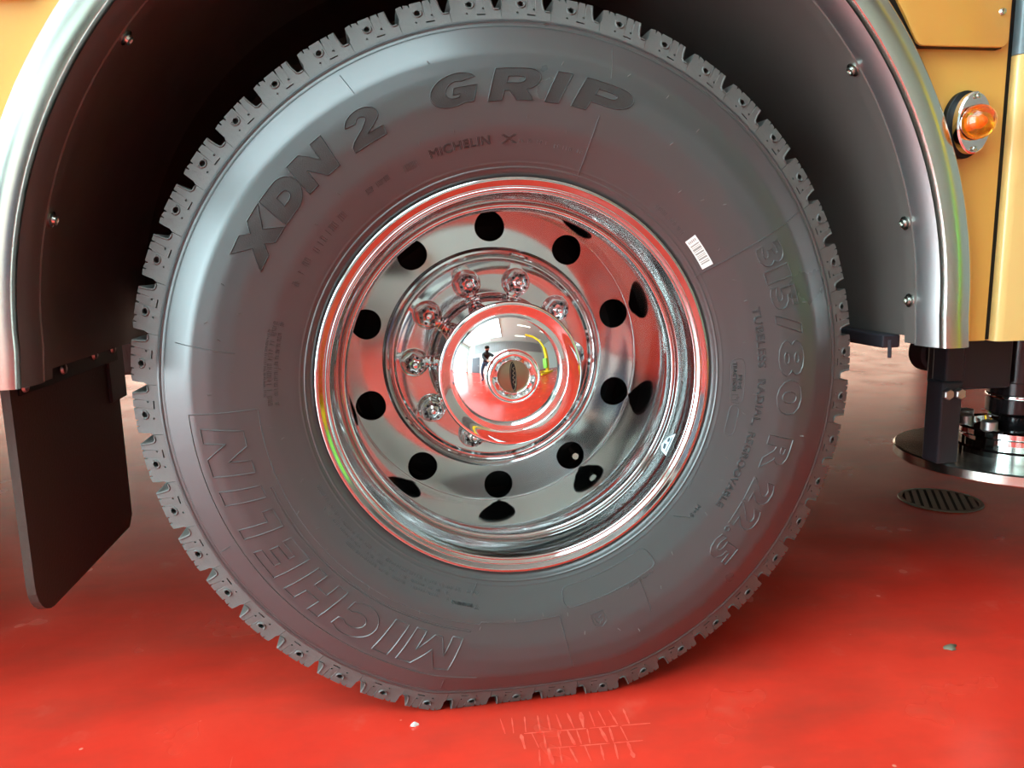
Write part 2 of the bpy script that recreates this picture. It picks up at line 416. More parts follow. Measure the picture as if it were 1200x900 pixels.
def arc_text(body, a0, a1, r0, r1, bold=0.0, shear=0.0, space=1.0, wd=0.0011, ht=0.0016, fill=None, fillh=0.0006, name='raised_lettering', m='rubber'):
    vs, fs = text_2d(body, bold, shear, space)
    xs = [v[0] for v in vs]; ys = [v[1] for v in vs]; x0, x1, y0, y1 = min(xs), max(xs), min(ys), max(ys)
    rm = (r0 + r1) / 2; W = math.radians(a1 - a0) * rm
    sc2 = lambda p: ((p[0] - x0) / (x1 - x0) * W, r0 + (p[1] - y0) / (y1 - y0) * (r1 - r0))
    vs = [sc2(v) for v in vs]
    a2 = lambda u, r, h: S(a0 + math.degrees(u / rm), r, h)
    mb = MB()
    for lp in loops_of(vs, fs): ridge(mb, lp, a2, wd, ht)
    o = mb.build(name, M[m], tyre, 60)
    if fill:
        bm = bmesh.new(); bv = [bm.verts.new((x, y, 0)) for x, y in vs]
        for f in fs:
            try: bm.faces.new([bv[i] for i in f])
            except ValueError: pass
        bmesh.ops.remove_doubles(bm, verts=bm.verts[:], dist=1e-5)
        for _ in range(4):
            es = [e for e in bm.edges if e.calc_length() > 0.007]
            if es: bmesh.ops.subdivide_edges(bm, edges=es, cuts=1)
        bmesh.ops.triangulate(bm, faces=bm.faces[:]); bm.verts.index_update()
        f = MB().add([a2(v.co.x, v.co.y, fillh) for v in bm.verts], [[v.index for v in g.verts] for g in bm.faces]); bm.free()
        me = f.mesh('letter_face', M[fill], 60)
        link('letter_face', me, tyre)
    return o
def cg(cx, cy, rx, ry, a0, a1, n=8): return [(cx + rx * math.cos(math.radians(a0 + (a1 - a0) * i / n)), cy + ry * math.sin(math.radians(a0 + (a1 - a0) * i / n))) for i in range(n + 1)]
def box_(x0, x1, y0, y1): return [(x0, y0), (x1, y0), (x1, y1), (x0, y1)]
GLYPH = {
 'X': [[(0, 1), (.36, 1), (.5, .74), (.64, 1), (1, 1), (.70, .5), (1, 0), (.64, 0), (.5, .26), (.36, 0), (0, 0), (.30, .5)]],
 'D': [[(0, 0)] + cg(.52, .5, .48, .5, -90, 90, 14) + [(0, 1)], [(.34, .34)] + cg(.50, .5, .17, .16, -90, 90, 8) + [(.34, .66)]],
 'N': [[(0, 0), (.30, 0), (.30, .52), (.64, 0), (1, 0), (1, 1), (.70, 1), (.70, .48), (.36, 1), (0, 1)]],
 '2': [[(0, 0), (1, 0), (1, .27), (.54, .27), (.80, .43)] + cg(.52, .68, .47, .32, -25, 172, 14) + [(.36, .68)] + cg(.50, .68, .14, .11, 170, -30, 8) + [(.42, .44), (.10, .26), (0, .16)]],
 'G': [cg(.52, .5, .52, .5, 40, 300, 22) + [(1, .06), (1, .56), (.50, .56), (.50, .36), (.66, .36), (.66, .27)] + cg(.54, .5, .21, .26, 285, 60, 14)],
 'R': [[(0, 0), (.30, 0), (.30, .30), (.42, .30), (.62, 0), (1, 0), (.76, .35)] + cg(.68, .66, .29, .34, -50, 90, 12) + [(0, 1)], [(.30, .54)] + cg(.56, .645, .11, .105, -90, 90, 6) + [(.30, .75)]],
 'I': [box_(0, 1, 0, 1)],
 'P': [[(0, 0), (.30, 0), (.30, .28)] + cg(.66, .64, .34, .36, -90, 90, 14) + [(0, 1)], [(.30, .54)] + cg(.58, .645, .12, .105, -90, 90, 6) + [(.30, .75)]],
 'M': [[(0, 0), (.22, 0), (.22, .58), (.42, .06), (.58, .06), (.78, .58), (.78, 0), (1, 0), (1, 1), (.72, 1), (.5, .46), (.28, 1), (0, 1)]],
 'C': [[(1, .10), (1, .34)] + cg(.62, .5, .30, .22, -40, -320, 14) + [(1, .66), (1, .90)] + cg(.60, .5, .60, .5, 55, 305, 20)],
 'H': [[(0, 0), (.30, 0), (.30, .38), (.70, .38), (.70, 0), (1, 0), (1, 1), (.70, 1), (.70, .62), (.30, .62), (.30, 1), (0, 1)]],
 'E': [[(0, 0), (1, 0), (1, .22), (.36, .22), (.36, .39), (.92, .39), (.92, .61), (.36, .61), (.36, .78), (1, .78), (1, 1), (0, 1)]],
 'L': [[(0, 0), (1, 0), (1, .26), (.46, .26), (.46, 1), (0, 1)]],
}
def glyph_text(ch, a0, a1, r0, r1, shear=0.0, wd=0.0010, ht=0.0016, fill=None, fillh=0.0006):
    rm = (r0 + r1) / 2; W = math.radians(a1 - a0) * rm; hh = r1 - r0; w0 = W - abs(shear) * hh
    loops = [[(x * w0 + shear * hh * y, r0 + y * hh) for x, y in lp] for lp in GLYPH[ch]]
    a2 = lambda u, r, h: S(a0 + math.degrees(u / rm), r, h)
    mb = MB()
    for lp in loops: ridge(mb, lp, a2, wd, ht)
    mb.build('raised_letter', M['rubber'], tyre, 60)
    if fill:
        bm = bmesh.new()
        for lp in loops:
            q = [bm.verts.new((x, y, 0)) for x, y in lp]
            for i in range(len(q)): bm.edges.new((q[i], q[(i + 1) % len(q)]))
        bmesh.ops.triangle_fill(bm, use_beauty=True, use_dissolve=False, edges=bm.edges[:])
        for _ in range(5):
            es = [e for e in bm.edges if e.calc_length() > 0.006]
            if es: bmesh.ops.subdivide_edges(bm, edges=es, cuts=1)
        bmesh.ops.triangulate(bm, faces=bm.faces[:]); bm.verts.index_update()
        f = MB().add([a2(v.co.x, v.co.y, fillh) for v in bm.verts], [[v.index for v in g.verts] for g in bm.faces]); bm.free()
        f.build('letter_face', M[fill], tyre, 60)
for ch, a0, a1, b in (('X', 295.8, 306.6, 0.05), ('D', 306.2, 314.4, 0.05), ('N', 313.8, 322.6, 0.05), ('2', 325.8, 333.6, 0.05)):
    glyph_text(ch, a0, a1, 0.3925, 0.4365, 0.12, fill='matte_rubber')
for ch, a0, a1 in (('G', 342.3, 353.2), ('R', 354.0, 365.2), ('I', 365.4, 370.2), ('P', 370.8, 383.2)):
    glyph_text(ch, a0, a1, 0.3945, 0.4355, 0.36, fill='matte_rubber')
for ch, a0, a1 in (('M', 194.5, 206.5), ('I', 206.8, 211.5), ('C', 212.0, 221.0), ('H', 222.0, 231.8), ('E', 233.0, 240.5), ('L', 242.0, 247.8), ('I', 249.0, 253.2), ('N', 254.6, 265.0)):
    glyph_text(ch, a0, a1, 0.3945, 0.4500, 0.20, wd=0.0011, ht=0.0013)
for ch, a0, a1 in (('3', 62.2, 66.6), ('1', 67.5, 70.2), ('5', 71.4, 76.2), ('/', 77.2, 82.0), ('8', 83.0, 90.6), ('0', 91.6, 99.0), ('R', 104.0, 111.8), ('2', 114.0, 119.6), ('2', 120.2, 125.8), ('5', 128.8, 134.0)):
    arc_text(ch, a0, a1, 0.3965, 0.4360, 0.035, 0.0, wd=0.0009, ht=0.0015)
arc_text('.', 126.6, 127.8, 0.3965, 0.4040, 0.02, wd=0.0008, ht=0.0015)
for body, a0, a1, r0, r1 in (('TUBELESS', 74.2, 88.6, 0.3655, 0.3770), ('RADIAL,', 91.4, 102.6, 0.3640, 0.3770), ('REGROOVABLE', 104.4, 124.0, 0.3640, 0.3750),
                             ('MICHELIN', 339.4, 353.6, 0.3405, 0.3515), ('X', 356.4, 359.8, 0.3400, 0.3510), ('TRACTION', 87.0, 94.6, 0.3300, 0.3355), ('M+S', 90.4, 94.0, 0.3375, 0.3430),
                             ('M+S', 126.5, 130.0, 0.3420, 0.3480), ('WARNING', 193.6, 199.2, 0.3440, 0.3485)):
    arc_text(body, a0, a1, r0, r1, 0.0, 0, 1.08, wd=0.0006, ht=0.0012, name='small_lettering')
# rows of tiny raised characters too fine to read
fine = MB()
def tiny(a0, a1, r0, h0, step=0.0042, gap=0.12):
    a = a0
    while a < a1:
        if random.random() > gap:
            u = math.degrees(step / r0); k = random.randint(0, 3)
            def st(p, q):
                n = 2; rm = r0
                ridge(fine, [Vector(p).lerp(Vector(q), t / n) for t in range(n + 1)], lambda x, rr, h: S(a + math.degrees(x / rm), rr, h), 0.0005, 0.0007, False, 0.01)
            st((0, r0), (0, r0 + h0))
            if k != 1: st((0, r0 + h0), (step * 0.55, r0 + h0 * (1 if k else 0.6)))
            if k > 1: st((step * 0.55, r0), (step * 0.55, r0 + h0))
        a += math.degrees(step / r0)
tiny(360.5, 367, 0.340, 0.005); tiny(369, 376.0, 0.3375, 0.005); tiny(332.5, 336.5, 0.338, 0.009)
tiny(322, 329, 0.341, 0.007); tiny(296, 303, 0.342, 0.009, 0.006, 0.2); tiny(305, 316, 0.339, 0.010, 0.006, 0.25)
tiny(268, 287, 0.352, 0.006); tiny(268, 287, 0.344, 0.005); tiny(270, 285, 0.3595, 0.003, 0.003, 0)
tiny(192.5, 246, 0.3250, 0.0045); tiny(200, 240, 0.3335, 0.004); tiny(200, 230, 0.341, 0.004)
tiny(146.5, 155, 0.3625, 0.004); tiny(39, 49, 0.322, 0.006, 0.005)
tag(fine.build('fine_print', M['rubber'], tyre), kind='stuff')
# raised lines: frames, seams, recessed plate outlines, shield
def line(pts, wd=0.0008, ht=0.0012, closed=False):
    """pts in (angle, r)"""
    mb = MB(); rm = 0.4
    ridge(mb, [(math.radians(a) * rm, r) for a, r in pts], lambda u, r, h: S(math.degrees(u / rm), r, h), wd, ht, closed, 0.008)
    return mb
fr = line([(171.0, 0.4600), (172, 0.366), (191, 0.368), (191.4, 0.372), (267.5, 0.3715), (267.6, 0.4630), (190, 0.4630)], 0.0009, 0.0010); fr.build('lettering_frame', M['rubber'], tyre, 60)
line([(193, 0.3845), (250.5, 0.3845), (250.5, 0.3815), (193, 0.3815)], 0.0008, 0.0009).build('lettering_frame', M['rubber'], tyre, 60)
def rrect(a0, a1, r0, r1, da, dr):
    o = []
    for ca, cr, s in ((a1 - da, r1 - dr, 0), (a0 + da, r1 - dr, 1), (a0 + da, r0 + dr, 2), (a1 - da, r0 + dr, 3)):
        o += [(ca + da * math.cos((s + t / 4) * pi / 2), cr + dr * math.sin((s + t / 4) * pi / 2)) for t in range(5)]
    return o
line(rrect(144.6, 170.2, 0.3270, 0.3590, 2.0, 0.010), 0.0009, 0.0012, True).build('plate_outline', M['rubber'], tyre, 60)
line(rrect(98.5, 106.6, 0.3300, 0.3440, 1.6, 0.006), 0.0007, 0.0010, True).build('plate_outline', M['rubber'], tyre, 60)
line(rrect(86.2, 97.8, 0.3275, 0.3470, 1.6, 0.006), 0.0006, 0.0008, True).build('plate_outline', M['rubber'], tyre, 60)
line([(95.6, 0.3305), (97.0, 0.3305), (97.0, 0.3400), (96.6, 0.337), (96.2, 0.3415), (95.9, 0.3375), (95.6, 0.339)], 0.0006, 0.001, True).build('mountain_symbol', M['rubber'], tyre, 60)
line([(161.6, 0.3790), (161.6, 0.3950), (163.0, 0.4020), (164.6, 0.3960), (164.8, 0.3790)], 0.0007, 0.0011, True).build('shield_emblem', M['rubber'], tyre, 60)
line([(162.3, 0.384), (162.3, 0.392), (163.2, 0.396), (164.0, 0.391), (164.0, 0.384), (163.2, 0.388)], 0.0006, 0.0009, True).build('shield_emblem', M['rubber'], tyre, 60)
line([(192.6, 0.345), (192.0, 0.3505), (193.2, 0.3505)], 0.0006, 0.0009, True).build('warning_symbol', M['rubber'], tyre, 60)
for sm in ([(16.4, 0.4885), (17.2, 0.4440)], [(17.0, 0.3920), (16.7, 0.3060)], [(60.6, 0.4960), (61.0, 0.3060)], [(150.2, 0.3600), (151.8, 0.4150)], [(193.6, 0.3130), (194.4, 0.3320)], [(279.5, 0.4800), (279.0, 0.4000)],
           [(331.0, 0.4880), (331.4, 0.4560)], [(133.0, 0.3250), (130.4, 0.3450)], [(196.0, 0.4900), (196.0, 0.4720)], [(243.0, 0.4930), (243.3, 0.4750)], [(112.0, 0.3130), (122.0, 0.3160), (124.0, 0.3180)]):
    line(sm, 0.0006, 0.0011).build('mould_seam', M['rubber'], tyre, 60)
hair = MB()
for a, r_ in [(338, .362), (346, .363), (2, .372), (11, .358), (33, .40), (41, .358), (46, .372), (50, .392), (58, .352), (66, .352), (72, .358), (76, .443), (82, .345), (103, .448), (100, .350), (112, .345), (118, .352), (122, .347), (127, .358), (140, .36), (147, .39),
              (156, .43), (160, .415), (163, .392), (167, .40), (170, .365), (176, .358), (183, .362), (191, .375), (206, .37), (219, .372), (232, .368), (243, .366), (252, .365), (263, .358), (275, .40), (281, .42), (287, .40), (291, .43), (284, .44), (297, .345), (271, .43), (345, .455), (8, .445), (20, .455), (28, .452), (36, .437), (95, .36), (237, .357), (249, .341), (260, .345), (276, .34), (318, .365), (310, .36)]:
    p0 = Vector(S(a, r_, -0.0005)); t = math.radians(random.uniform(-40, 40) + a)
    p1 = p0 + Vector((math.sin(t) * 0.0045, -0.0035, math.cos(t) * 0.0045)); hair.rod(p0, p1, 0.00075, 0.0005, 5)
tag(hair.build('vent_spew', M['tread_rubber'], tyre), kind='stuff')
# bar code sticker
def patch(a0, a1, r0, r1, h, nu=6, nv=4, skew=0.0):
    vs = [S(a0 + (a1 - a0) * i / nu + skew * j / nv, r0 + (r1 - r0) * j / nv, h) for i in range(nu + 1) for j in range(nv + 1)]
    return MB().add(vs, [(i * (nv + 1) + j, i * (nv + 1) + j + 1, (i + 1) * (nv + 1) + j + 1, (i + 1) * (nv + 1) + j) for i in range(nu) for j in range(nv)])
stk = patch(51.4, 60.2, 0.3205, 0.3370, 0.0008).build('barcode_sticker', M['label_white'], tyre, 60)
bars = MB()
a = 53.3
for wdt, gp in ((.35, .30), (.15, .25), (.6, .2), (.2, .35), (.45, .3), (.2, .2), (.2, .25), (.5, .4), (.25, .2), (.4, .3)):
    b = patch(a, a + wdt, 0.3222, 0.3353, 0.0011, 1, 3); bars.add(b.v, b.f); a += wdt + gp
for i in range(5):
    b = patch(52.0, 52.7, 0.3228 + i * 0.0025, 0.3243 + i * 0.0025, 0.0011, 1, 1); bars.add(b.v, b.f)
bars.build('barcode_bars', M['label_grey'], tyre)

# ---- wheel rim --------------------------------------------------------
def arc(cx, cy, rad, a0, a1, n=6): return [(cx + rad * math.cos(math.radians(a0 + (a1 - a0) * i / n)), cy + rad * math.sin(math.radians(a0 + (a1 - a0) * i / n))) for i in range(n + 1)]
RD, YD = 0.2385, 0.276           # hand-hole circle radius, disc depth
def ydisc(r):                     # disc face between the rings
    y = YD + (r - 0.2150) * 0.015
    return y
rp = [(0.2900, 0.016), (0.2975, 0.012)] + arc(0.2925, 0.003, 0.0055, 40, -120, 8) + [(0.2862, 0.0015)] + arc(0.2835, 0.0045, 0.0025, -70, -160, 4) + [(0.2795, 0.0050)] + arc(0.2775, 0.0078, 0.0026, -60, -170, 4) + [(0.2738, 0.0140), (0.2722, 0.018)]
rp += [(0.2705, 0.024), (0.2672, 0.040), (0.2645, 0.056)] + arc(0.2600, 0.0585, 0.0042, -20, -150, 6)[0:] + [(0.2548, 0.062), (0.2535, 0.068), (0.2535, 0.085), (0.2550, 0.130), (0.2590, 0.190), (0.2640, 0.232)]
r_out = 0.2664
rp += [(0.2672, 0.2640), (0.2675, 0.2700), (0.2673, 0.2740), (0.2669, ydisc(r_out) - 0.0008), (r_out, ydisc(r_out))]
rim_mb = MB().lathe(rp, 180, (0, 0, H))
# disc ring with ten hand holes: structured patches
r_in = 0.2020; NH = 10; HR = 0.0268
def D3(a, r): return (r * math.sin(a), ydisc(r), H + r * math.cos(a))
holeloops = []
for k in range(NH):
    ac = math.radians(-0.6 + 36 * k); half = math.radians(18); n = 64
    ring_h, ring_b = [], []
    for i in range(n):
        t = 2 * pi * i / n
        ring_h.append((HR * math.cos(t), RD + HR * math.sin(t)))
        # boundary point of sector rectangle in (arc at RD, r)
        hx = half * RD; c_, s_ = math.cos(t), math.sin(t)
        up = r_out - RD; lo = RD - r_in
        k1 = hx / abs(c_) if abs(c_) > 1e-9 else 1e9
        k2 = (up if s_ > 0 else lo) / abs(s_) if abs(s_) > 1e-9 else 1e9
        q = min(k1, k2); ring_b.append((c_ * q, RD + s_ * q))
    # snap corners
    for sx in (1, -1):
        for rr in (r_out, r_in):
            j = min(range(n), key=lambda i: (ring_b[i][0] - sx * half * RD) ** 2 + (ring_b[i][1] - rr) ** 2); ring_b[j] = (sx * half * RD, rr)
    NR = 6; vs = []
    def put(x, r_, e=0.0):
        # inside the hole edge use straight distance, at the sector border use the angle
        a_edge = x / RD; a_hole = math.asin(max(-1, min(1, x / r_)))
        return D3(ac + a_hole * (1 - e) + a_edge * e, r_)
    for j in range(NR + 1):
        e = j / NR
        for i in range(n):
            x = ring_h[i][0] * (1 - e) + ring_b[i][0] * e; r_ = ring_h[i][1] * (1 - e) + ring_b[i][1] * e
            vs.append(put(x, r_, e))
    fs = [(j * n + i, j * n + (i + 1) % n, (j + 1) * n + (i + 1) % n, (j + 1) * n + i) for j in range(NR) for i in range(n)]
    rim_mb.add(vs, fs)
    rolled = [put(*p) for p in ring_h]
    cx, cz = RD * math.sin(ac), H + RD * math.cos(ac)
    vs = rolled + [((p[0] - cx) * 0.965 + cx, p[1] + 0.002, (p[2] - cz) * 0.965 + cz) for p in rolled] + [((p[0] - cx) * 0.965 + cx, YD + 0.030, (p[2] - cz) * 0.965 + cz) for p in rolled]
    rim_mb.add(vs, [(j * n + i, j * n + (i + 1) % n, (j + 1) * n + (i + 1) % n, (j + 1) * n + i) for j in range(2) for i in range(n)])
y2 = ydisc(r_in)
ip = [(r_in, y2)] + arc(0.1990, y2 - 0.0045, 0.0035, 60, -10, 4)[::1] + [(0.2020, y2 - 0.010)]
ip = [(r_in, y2), (0.2000, y2 - 0.0015), (0.1985, y2 - 0.006), (0.1965, y2 - 0.0085), (0.1930, y2 - 0.0090), (0.1905, y2 - 0.0075), (0.1885, y2 - 0.0010), (0.1865, y2 + 0.0005), (0.1840, y2 - 0.0015), (0.1820, y2 - 0.0015), (0.1800, y2 + 0.0020), (0.1785, y2 + 0.0060), (0.1765, y2 + 0.0070), (0.1500, y2 + 0.0075), (0.1180, y2 + 0.0078)]
rim_mb.lathe(ip, 180, (0, 0, H))
rim = rim_mb.build('wheel_rim', M['alloy'], bus, 28)
rim['label'] = 'polished deep dish wheel with ten round hand holes'
YM = y2 + 0.0075                 # mounting face
# brake drum and hub behind the holes
MB().lathe([(0.10, 0.33), (0.24, 0.325), (0.265, 0.345), (0.27, 0.55), (0.10, 0.56)], 64, (0, 0, H)).build('brake_drum', M['dark_rubber'], bus, 40)
# ---- lug nuts ----------------------------------------------------------
def nut_mesh():
    pr = [(0.0255, 0.0), (0.0260, -0.003), (0.0240, -0.006), (0.0215, -0.009), (0.0210, -0.016), (0.0208, -0.024), (0.0196, -0.031), (0.0165, -0.0375), (0.0120, -0.0415), (0.0078, -0.0430), (0.0068, -0.0435), (0.0060, -0.0475), (0.0035, -0.0490), (0.0001, -0.0493)]
    amp = [0, 0, 0.01, 0.05, 0.08, 0.10, 0.12, 0.15, 0.10, 0.02, 0, 0, 0, 0]
    return MB().lathe(pr, 48, mod=lambda a, j: 1 - amp[j] * (0.5 - 0.5 * math.cos(6 * a)) ** 0.7).mesh('lug_nut', M['chrome'], 50)
nm = nut_mesh()
pm_ = MB()
for i in range(6):
    a = (i + 0.5) * pi / 3; pm_.rod((0.0135 * math.sin(a), -0.0335, 0.0135 * math.cos(a)), (0.0138 * math.sin(a), -0.0405, 0.0138 * math.cos(a)), 0.0026, 0.0020, 8)
spotm = pm_.mesh('nut_reflection_spot', M['black'])  # black rods paint in the dark reflection spots on each nut cap
for k in range(10):
    a = math.radians(341.5 + 36 * k); p = (0.1450 * math.sin(a), YM, H + 0.1450 * math.cos(a))
    mx = Matrix.Translation(p) @ Matrix.Rotation(a * 1.7, 4, 'Y')
    link('lug_nut', nm, rim, mx); link('nut_reflection_spot', spotm, rim, mx)
# ---- hub cap -----------------------------------------------------------
hp = [(0.1210, YM + 0.001), (0.1215, YM - 0.012), (0.1180, YM - 0.018), (0.1130, YM - 0.022), (0.1090, 0.125), (0.1085, 0.100)] + arc(0.1105, 0.0865, 0.0055, 110, -60, 8)[::1] + [(0.1100, 0.0812), (0.0965, 0.0952), (0.0955, 0.0957)]
hub = MB().lathe(hp, 128, (0, 0, H)).build('hub_cap', M['chrome'], bus, 40)
Rs, c0 = 0.0945, 0.0945
sag = 0.031; SR = (Rs * Rs + sag * sag) / (2 * sag)
dp = [(0.0955, 0.0957), (0.0948, 0.0955)] + [(r_, c0 - (math.sqrt(SR * SR - r_ * r_) - (SR - sag))) for r_ in [Rs - 0.0005 - (Rs - 0.0385) * i / 24 for i in range(25)]]
MB().lathe(dp, 160, (0, 0, H)).build('hub_dome', M['chrome'], hub, 60)
yA = dp[-1][1]
npf = [(0.0425, yA + 0.004), (0.0430, yA - 0.004), (0.0415, yA - 0.009), (0.0385, yA - 0.0125), (0.0350, yA - 0.0135), (0.0325, yA - 0.0125), (0.0300, yA - 0.0050), (0.0280, yA - 0.0030), (0.0272, yA - 0.0100), (0.0262, yA - 0.0115), (0.0250, yA - 0.0105), (0.0245, yA - 0.006), (0.0240, yA - 0.0055)]
na = [0, 0, 0, 0, 0, .02, .07, .06, 0, 0, 0, 0, 0]
MB().lathe(npf, 96, (0, 0, H), mod=lambda a, j: 1 + na[j] * math.cos(8 * a)).build('center_nut', M['chrome'], hub, 45)
MB().lathe([(0.0246, yA - 0.0070), (0.0225, yA - 0.0078), (0.0001, yA - 0.0080)], 64, (0, 0, H)).build('center_disc', M['bronze'], hub, 45)
def ellipse_plate(cx, cz, rx, rz, y, rot=0.0, n=40, th=0.0012):
    pts = [(rx * math.cos(2 * pi * i / n), rz * math.sin(2 * pi * i / n)) for i in range(n)]
    pts = [(cx + x * math.cos(rot) - z * math.sin(rot), H + cz + x * math.sin(rot) + z * math.cos(rot)) for x, z in pts]
    return MB().add([(x, y, z) for x, z in pts] + [(x, y + th, z) for x, z in pts], [tuple(range(n))] + [(i, (i + 1) % n, n + (i + 1) % n, n + i) for i in range(n)])
em = ellipse_plate(0.0, 0.0, 0.0056, 0.0232, yA - 0.0092, 0.06).build('oval_emblem', M['black'], hub)
scr = MB()
zz = [(0.0004 + 0.0016 * math.sin(i * 1.3), -0.014 + i * 0.00145) for i in range(21)]
for (x0, z0), (x1, z1) in zip(zz, zz[1:]): scr.rod((x0, yA - 0.0094, H + z0), (x1, yA - 0.0094, H + z1), 0.0004, n=5)
el = [(0.0047 * math.cos(t * pi / 16), 0.0215 * math.sin(t * pi / 16)) for t in range(33)]
for (x0, z0), (x1, z1) in zip(el, el[1:]): scr.rod((x0, yA - 0.0093, H + z0), (x1, yA - 0.0093, H + z1), 0.0003, n=5)
scr.build('emblem_script', M['bronze'], hub)
# valve and stickers on the rim
va = math.radians(142); vp = Vector((0.2385 * math.sin(va), 0.262, H + 0.2385 * math.cos(va)))
MB().rod(vp + Vector((0.004, 0.05, 0)), vp, 0.0045, n=12).rod(vp, vp + Vector((-0.001, -0.010, 0.001)), 0.0062, n=8).build('valve_stem', M['steel'], rim, 40)
def yrim(r):                      # cone between the lip rings and the inner ridge
    return 0.018 + (0.2722 - r) / (0.2722 - 0.2645) * 0.038
def RP(a, r, h=0.0): return ((r - h * 0.95) * math.sin(math.radians(a)), yrim(r) - h * 0.2, H + (r - h * 0.95) * math.cos(math.radians(a)))
def rpoly(pts, h): return MB().add([RP(a, r, h) for a, r in pts], [tuple(range(len(pts)))])
rpoly([(111.2, 0.2712), (113.5, 0.2680), (116.8, 0.2665), (118.6, 0.2680), (119.2, 0.2714)][::1], 0.0006).build('wheel_sticker', M['sticker_blue'], rim)
lg = rpoly([(115.8, 0.2676), (117.6, 0.2682), (117.6, 0.2694), (115.8, 0.2690)], 0.0010)
b = rpoly([(114.1 + 0.85 * math.cos(i * pi / 8), 0.2692 + 0.0006 * math.sin(i * pi / 8)) for i in range(16)], 0.0010); lg.add(b.v, b.f)
b = rpoly([(112.6, 0.2702), (118.2, 0.2702), (118.2, 0.2706), (112.6, 0.2706)], 0.0010); lg.add(b.v, b.f)
lg.build('sticker_logo', M['ink'], rim)
stamp = MB()
for i in range(36):
    a = 56 + i * 1.45
    if i % 7 in (3,): continue
    b = rpoly([(a, 0.2684), (a + 0.55, 0.2684), (a + 0.45, 0.2689), (a, 0.2689)], 0.0004); stamp.add(b.v, b.f)
tag(stamp.build('stamped_marks', M['label_white'], rim), kind='stuff')

# ---- hidden running gear: inner tyre, axle, far side wheels ------------
ip2 = [(0.286, 0.345), (0.36, 0.33), (0.43, 0.325), (0.50, 0.345), (0.54, 0.375), (0.543, 0.60), (0.50, 0.635), (0.42, 0.65), (0.34, 0.64), (0.286, 0.62)]
def plain_tyre(dy, name):
    t = MB().lathe([(r_, y + dy) for r_, y in ip2], 96, close=True); t.v = [squash(p) for p in t.v]
    return t.build(name, M['dark_rubber'], bus, 40)
plain_tyre(0, 'inner_tyre'); plain_tyre(1.42, 'far_tyre'); plain_tyre(1.78, 'far_tyre')
ax = MB().rod((0, 0.5, H), (0, 2.0, H), 0.075, n=24); ax.lathe([(0.08, -0.22), (0.17, -0.12), (0.2, 0), (0.17, 0.12), (0.08, 0.22)], 32, (0, 1.2, H), 'Y')
ax.build('axle', M['black_steel'], bus, 40)
MB().box(-1.30, -0.70, 0.82, 0.90, H - 0.075, H + 0.17, 0.008).build('cross_member', M['flap'], bus)
for y in (0.78, 1.58): MB().box(-3.8, 2.2, y, y + 0.08, H + 0.19, H + 0.42, 0.01).build('chassis_rail', M['black_steel'], bus)

# ---- body side with wheel arch ------------------------------------------
YB = -0.05; ACX, ACZ, AR = -0.006, 0.082, 0.637
ZB = H + 0.040
def arch_z(x):
    q = (AR + 0.012) ** 2 - (x - ACX) ** 2
    return H + ACZ + math.sqrt(q) if q > 0 else None
def side_panel(name, m, x0, x1, z1, cut, y=YB, zb=ZB, th=0.02):
    xs = [x0, x1]
    if cut:
        e = AR + 0.012
        xs += [ACX + e * math.sin(math.radians(t)) for t in range(-90, 91, 3)]; xs = sorted(set(round(v, 5) for v in xs if x0 <= v <= x1))
    mb = MB()
    rows = []
    for x in xs:
        z0 = zb
        if cut and abs(x - ACX) < AR + 0.0119: z0 = arch_z(x)
        elif cut and abs(abs(x - ACX) - AR - 0.012) < 1e-4: z0 = H + ACZ
        rows.append((x, z0))
    for (xa, za), (xb, zb_) in zip(rows, rows[1:]):
        # straight lower legs of the opening
        mb.add([(xa, y, za), (xb, y, zb_), (xb, y, z1), (xa, y, z1), (xa, y + th, za), (xb, y + th, zb_), (xb, y + th, z1), (xa, y + th, z1)],
               [(0, 1, 2, 3), (7, 6, 5, 4), (0, 4, 5, 1), (3, 2, 6, 7), (0, 3, 7, 4), (1, 5, 6, 2)])
    return mb
eL, eR = ACX - AR - 0.012, ACX + AR + 0.012
mb = side_panel('', None, eL, eR, 2.9, True)
mb.box(-3.9, eL, YB, YB + 0.02, ZB, 2.9); mb.box(eR, 0.727, YB, YB + 0.02, ZB, 2.9)
body = mb.build('body_side', M['gold'], bus)
body['label'] = 'gold painted side panel around the wheel arch'
# neighbouring panel past the dark gap: rounded edge
pp = [(0.744, YB + 0.03), (0.744, YB + 0.004), (0.7455, YB), (0.750, YB - 0.0035), (0.757, YB - 0.0045), (0.80, YB - 0.004), (2.3, YB - 0.004), (2.3, YB + 0.03)]
zt = H + 0.462
MB().sweep([((0, 0, ZB - 0.002), (1, 0, 0), (0, 1, 0)), ((0, 0, zt), (1, 0, 0), (0, 1, 0))], pp).build('locker_door', M['gold_light'], bus, 50)
MB().sweep([((0, 0, zt + 0.001), (1, 0, 0), (0, 1, 0)), ((0, 0, 2.9), (1, 0, 0), (0, 1, 0))], pp).build('upper_panel', M['bluegrey'], bus, 50)
MB().box(0.7265, 0.7445, YB + 0.012, YB + 0.05, ZB, 2.9).build('door_seal', M['black'], bus)
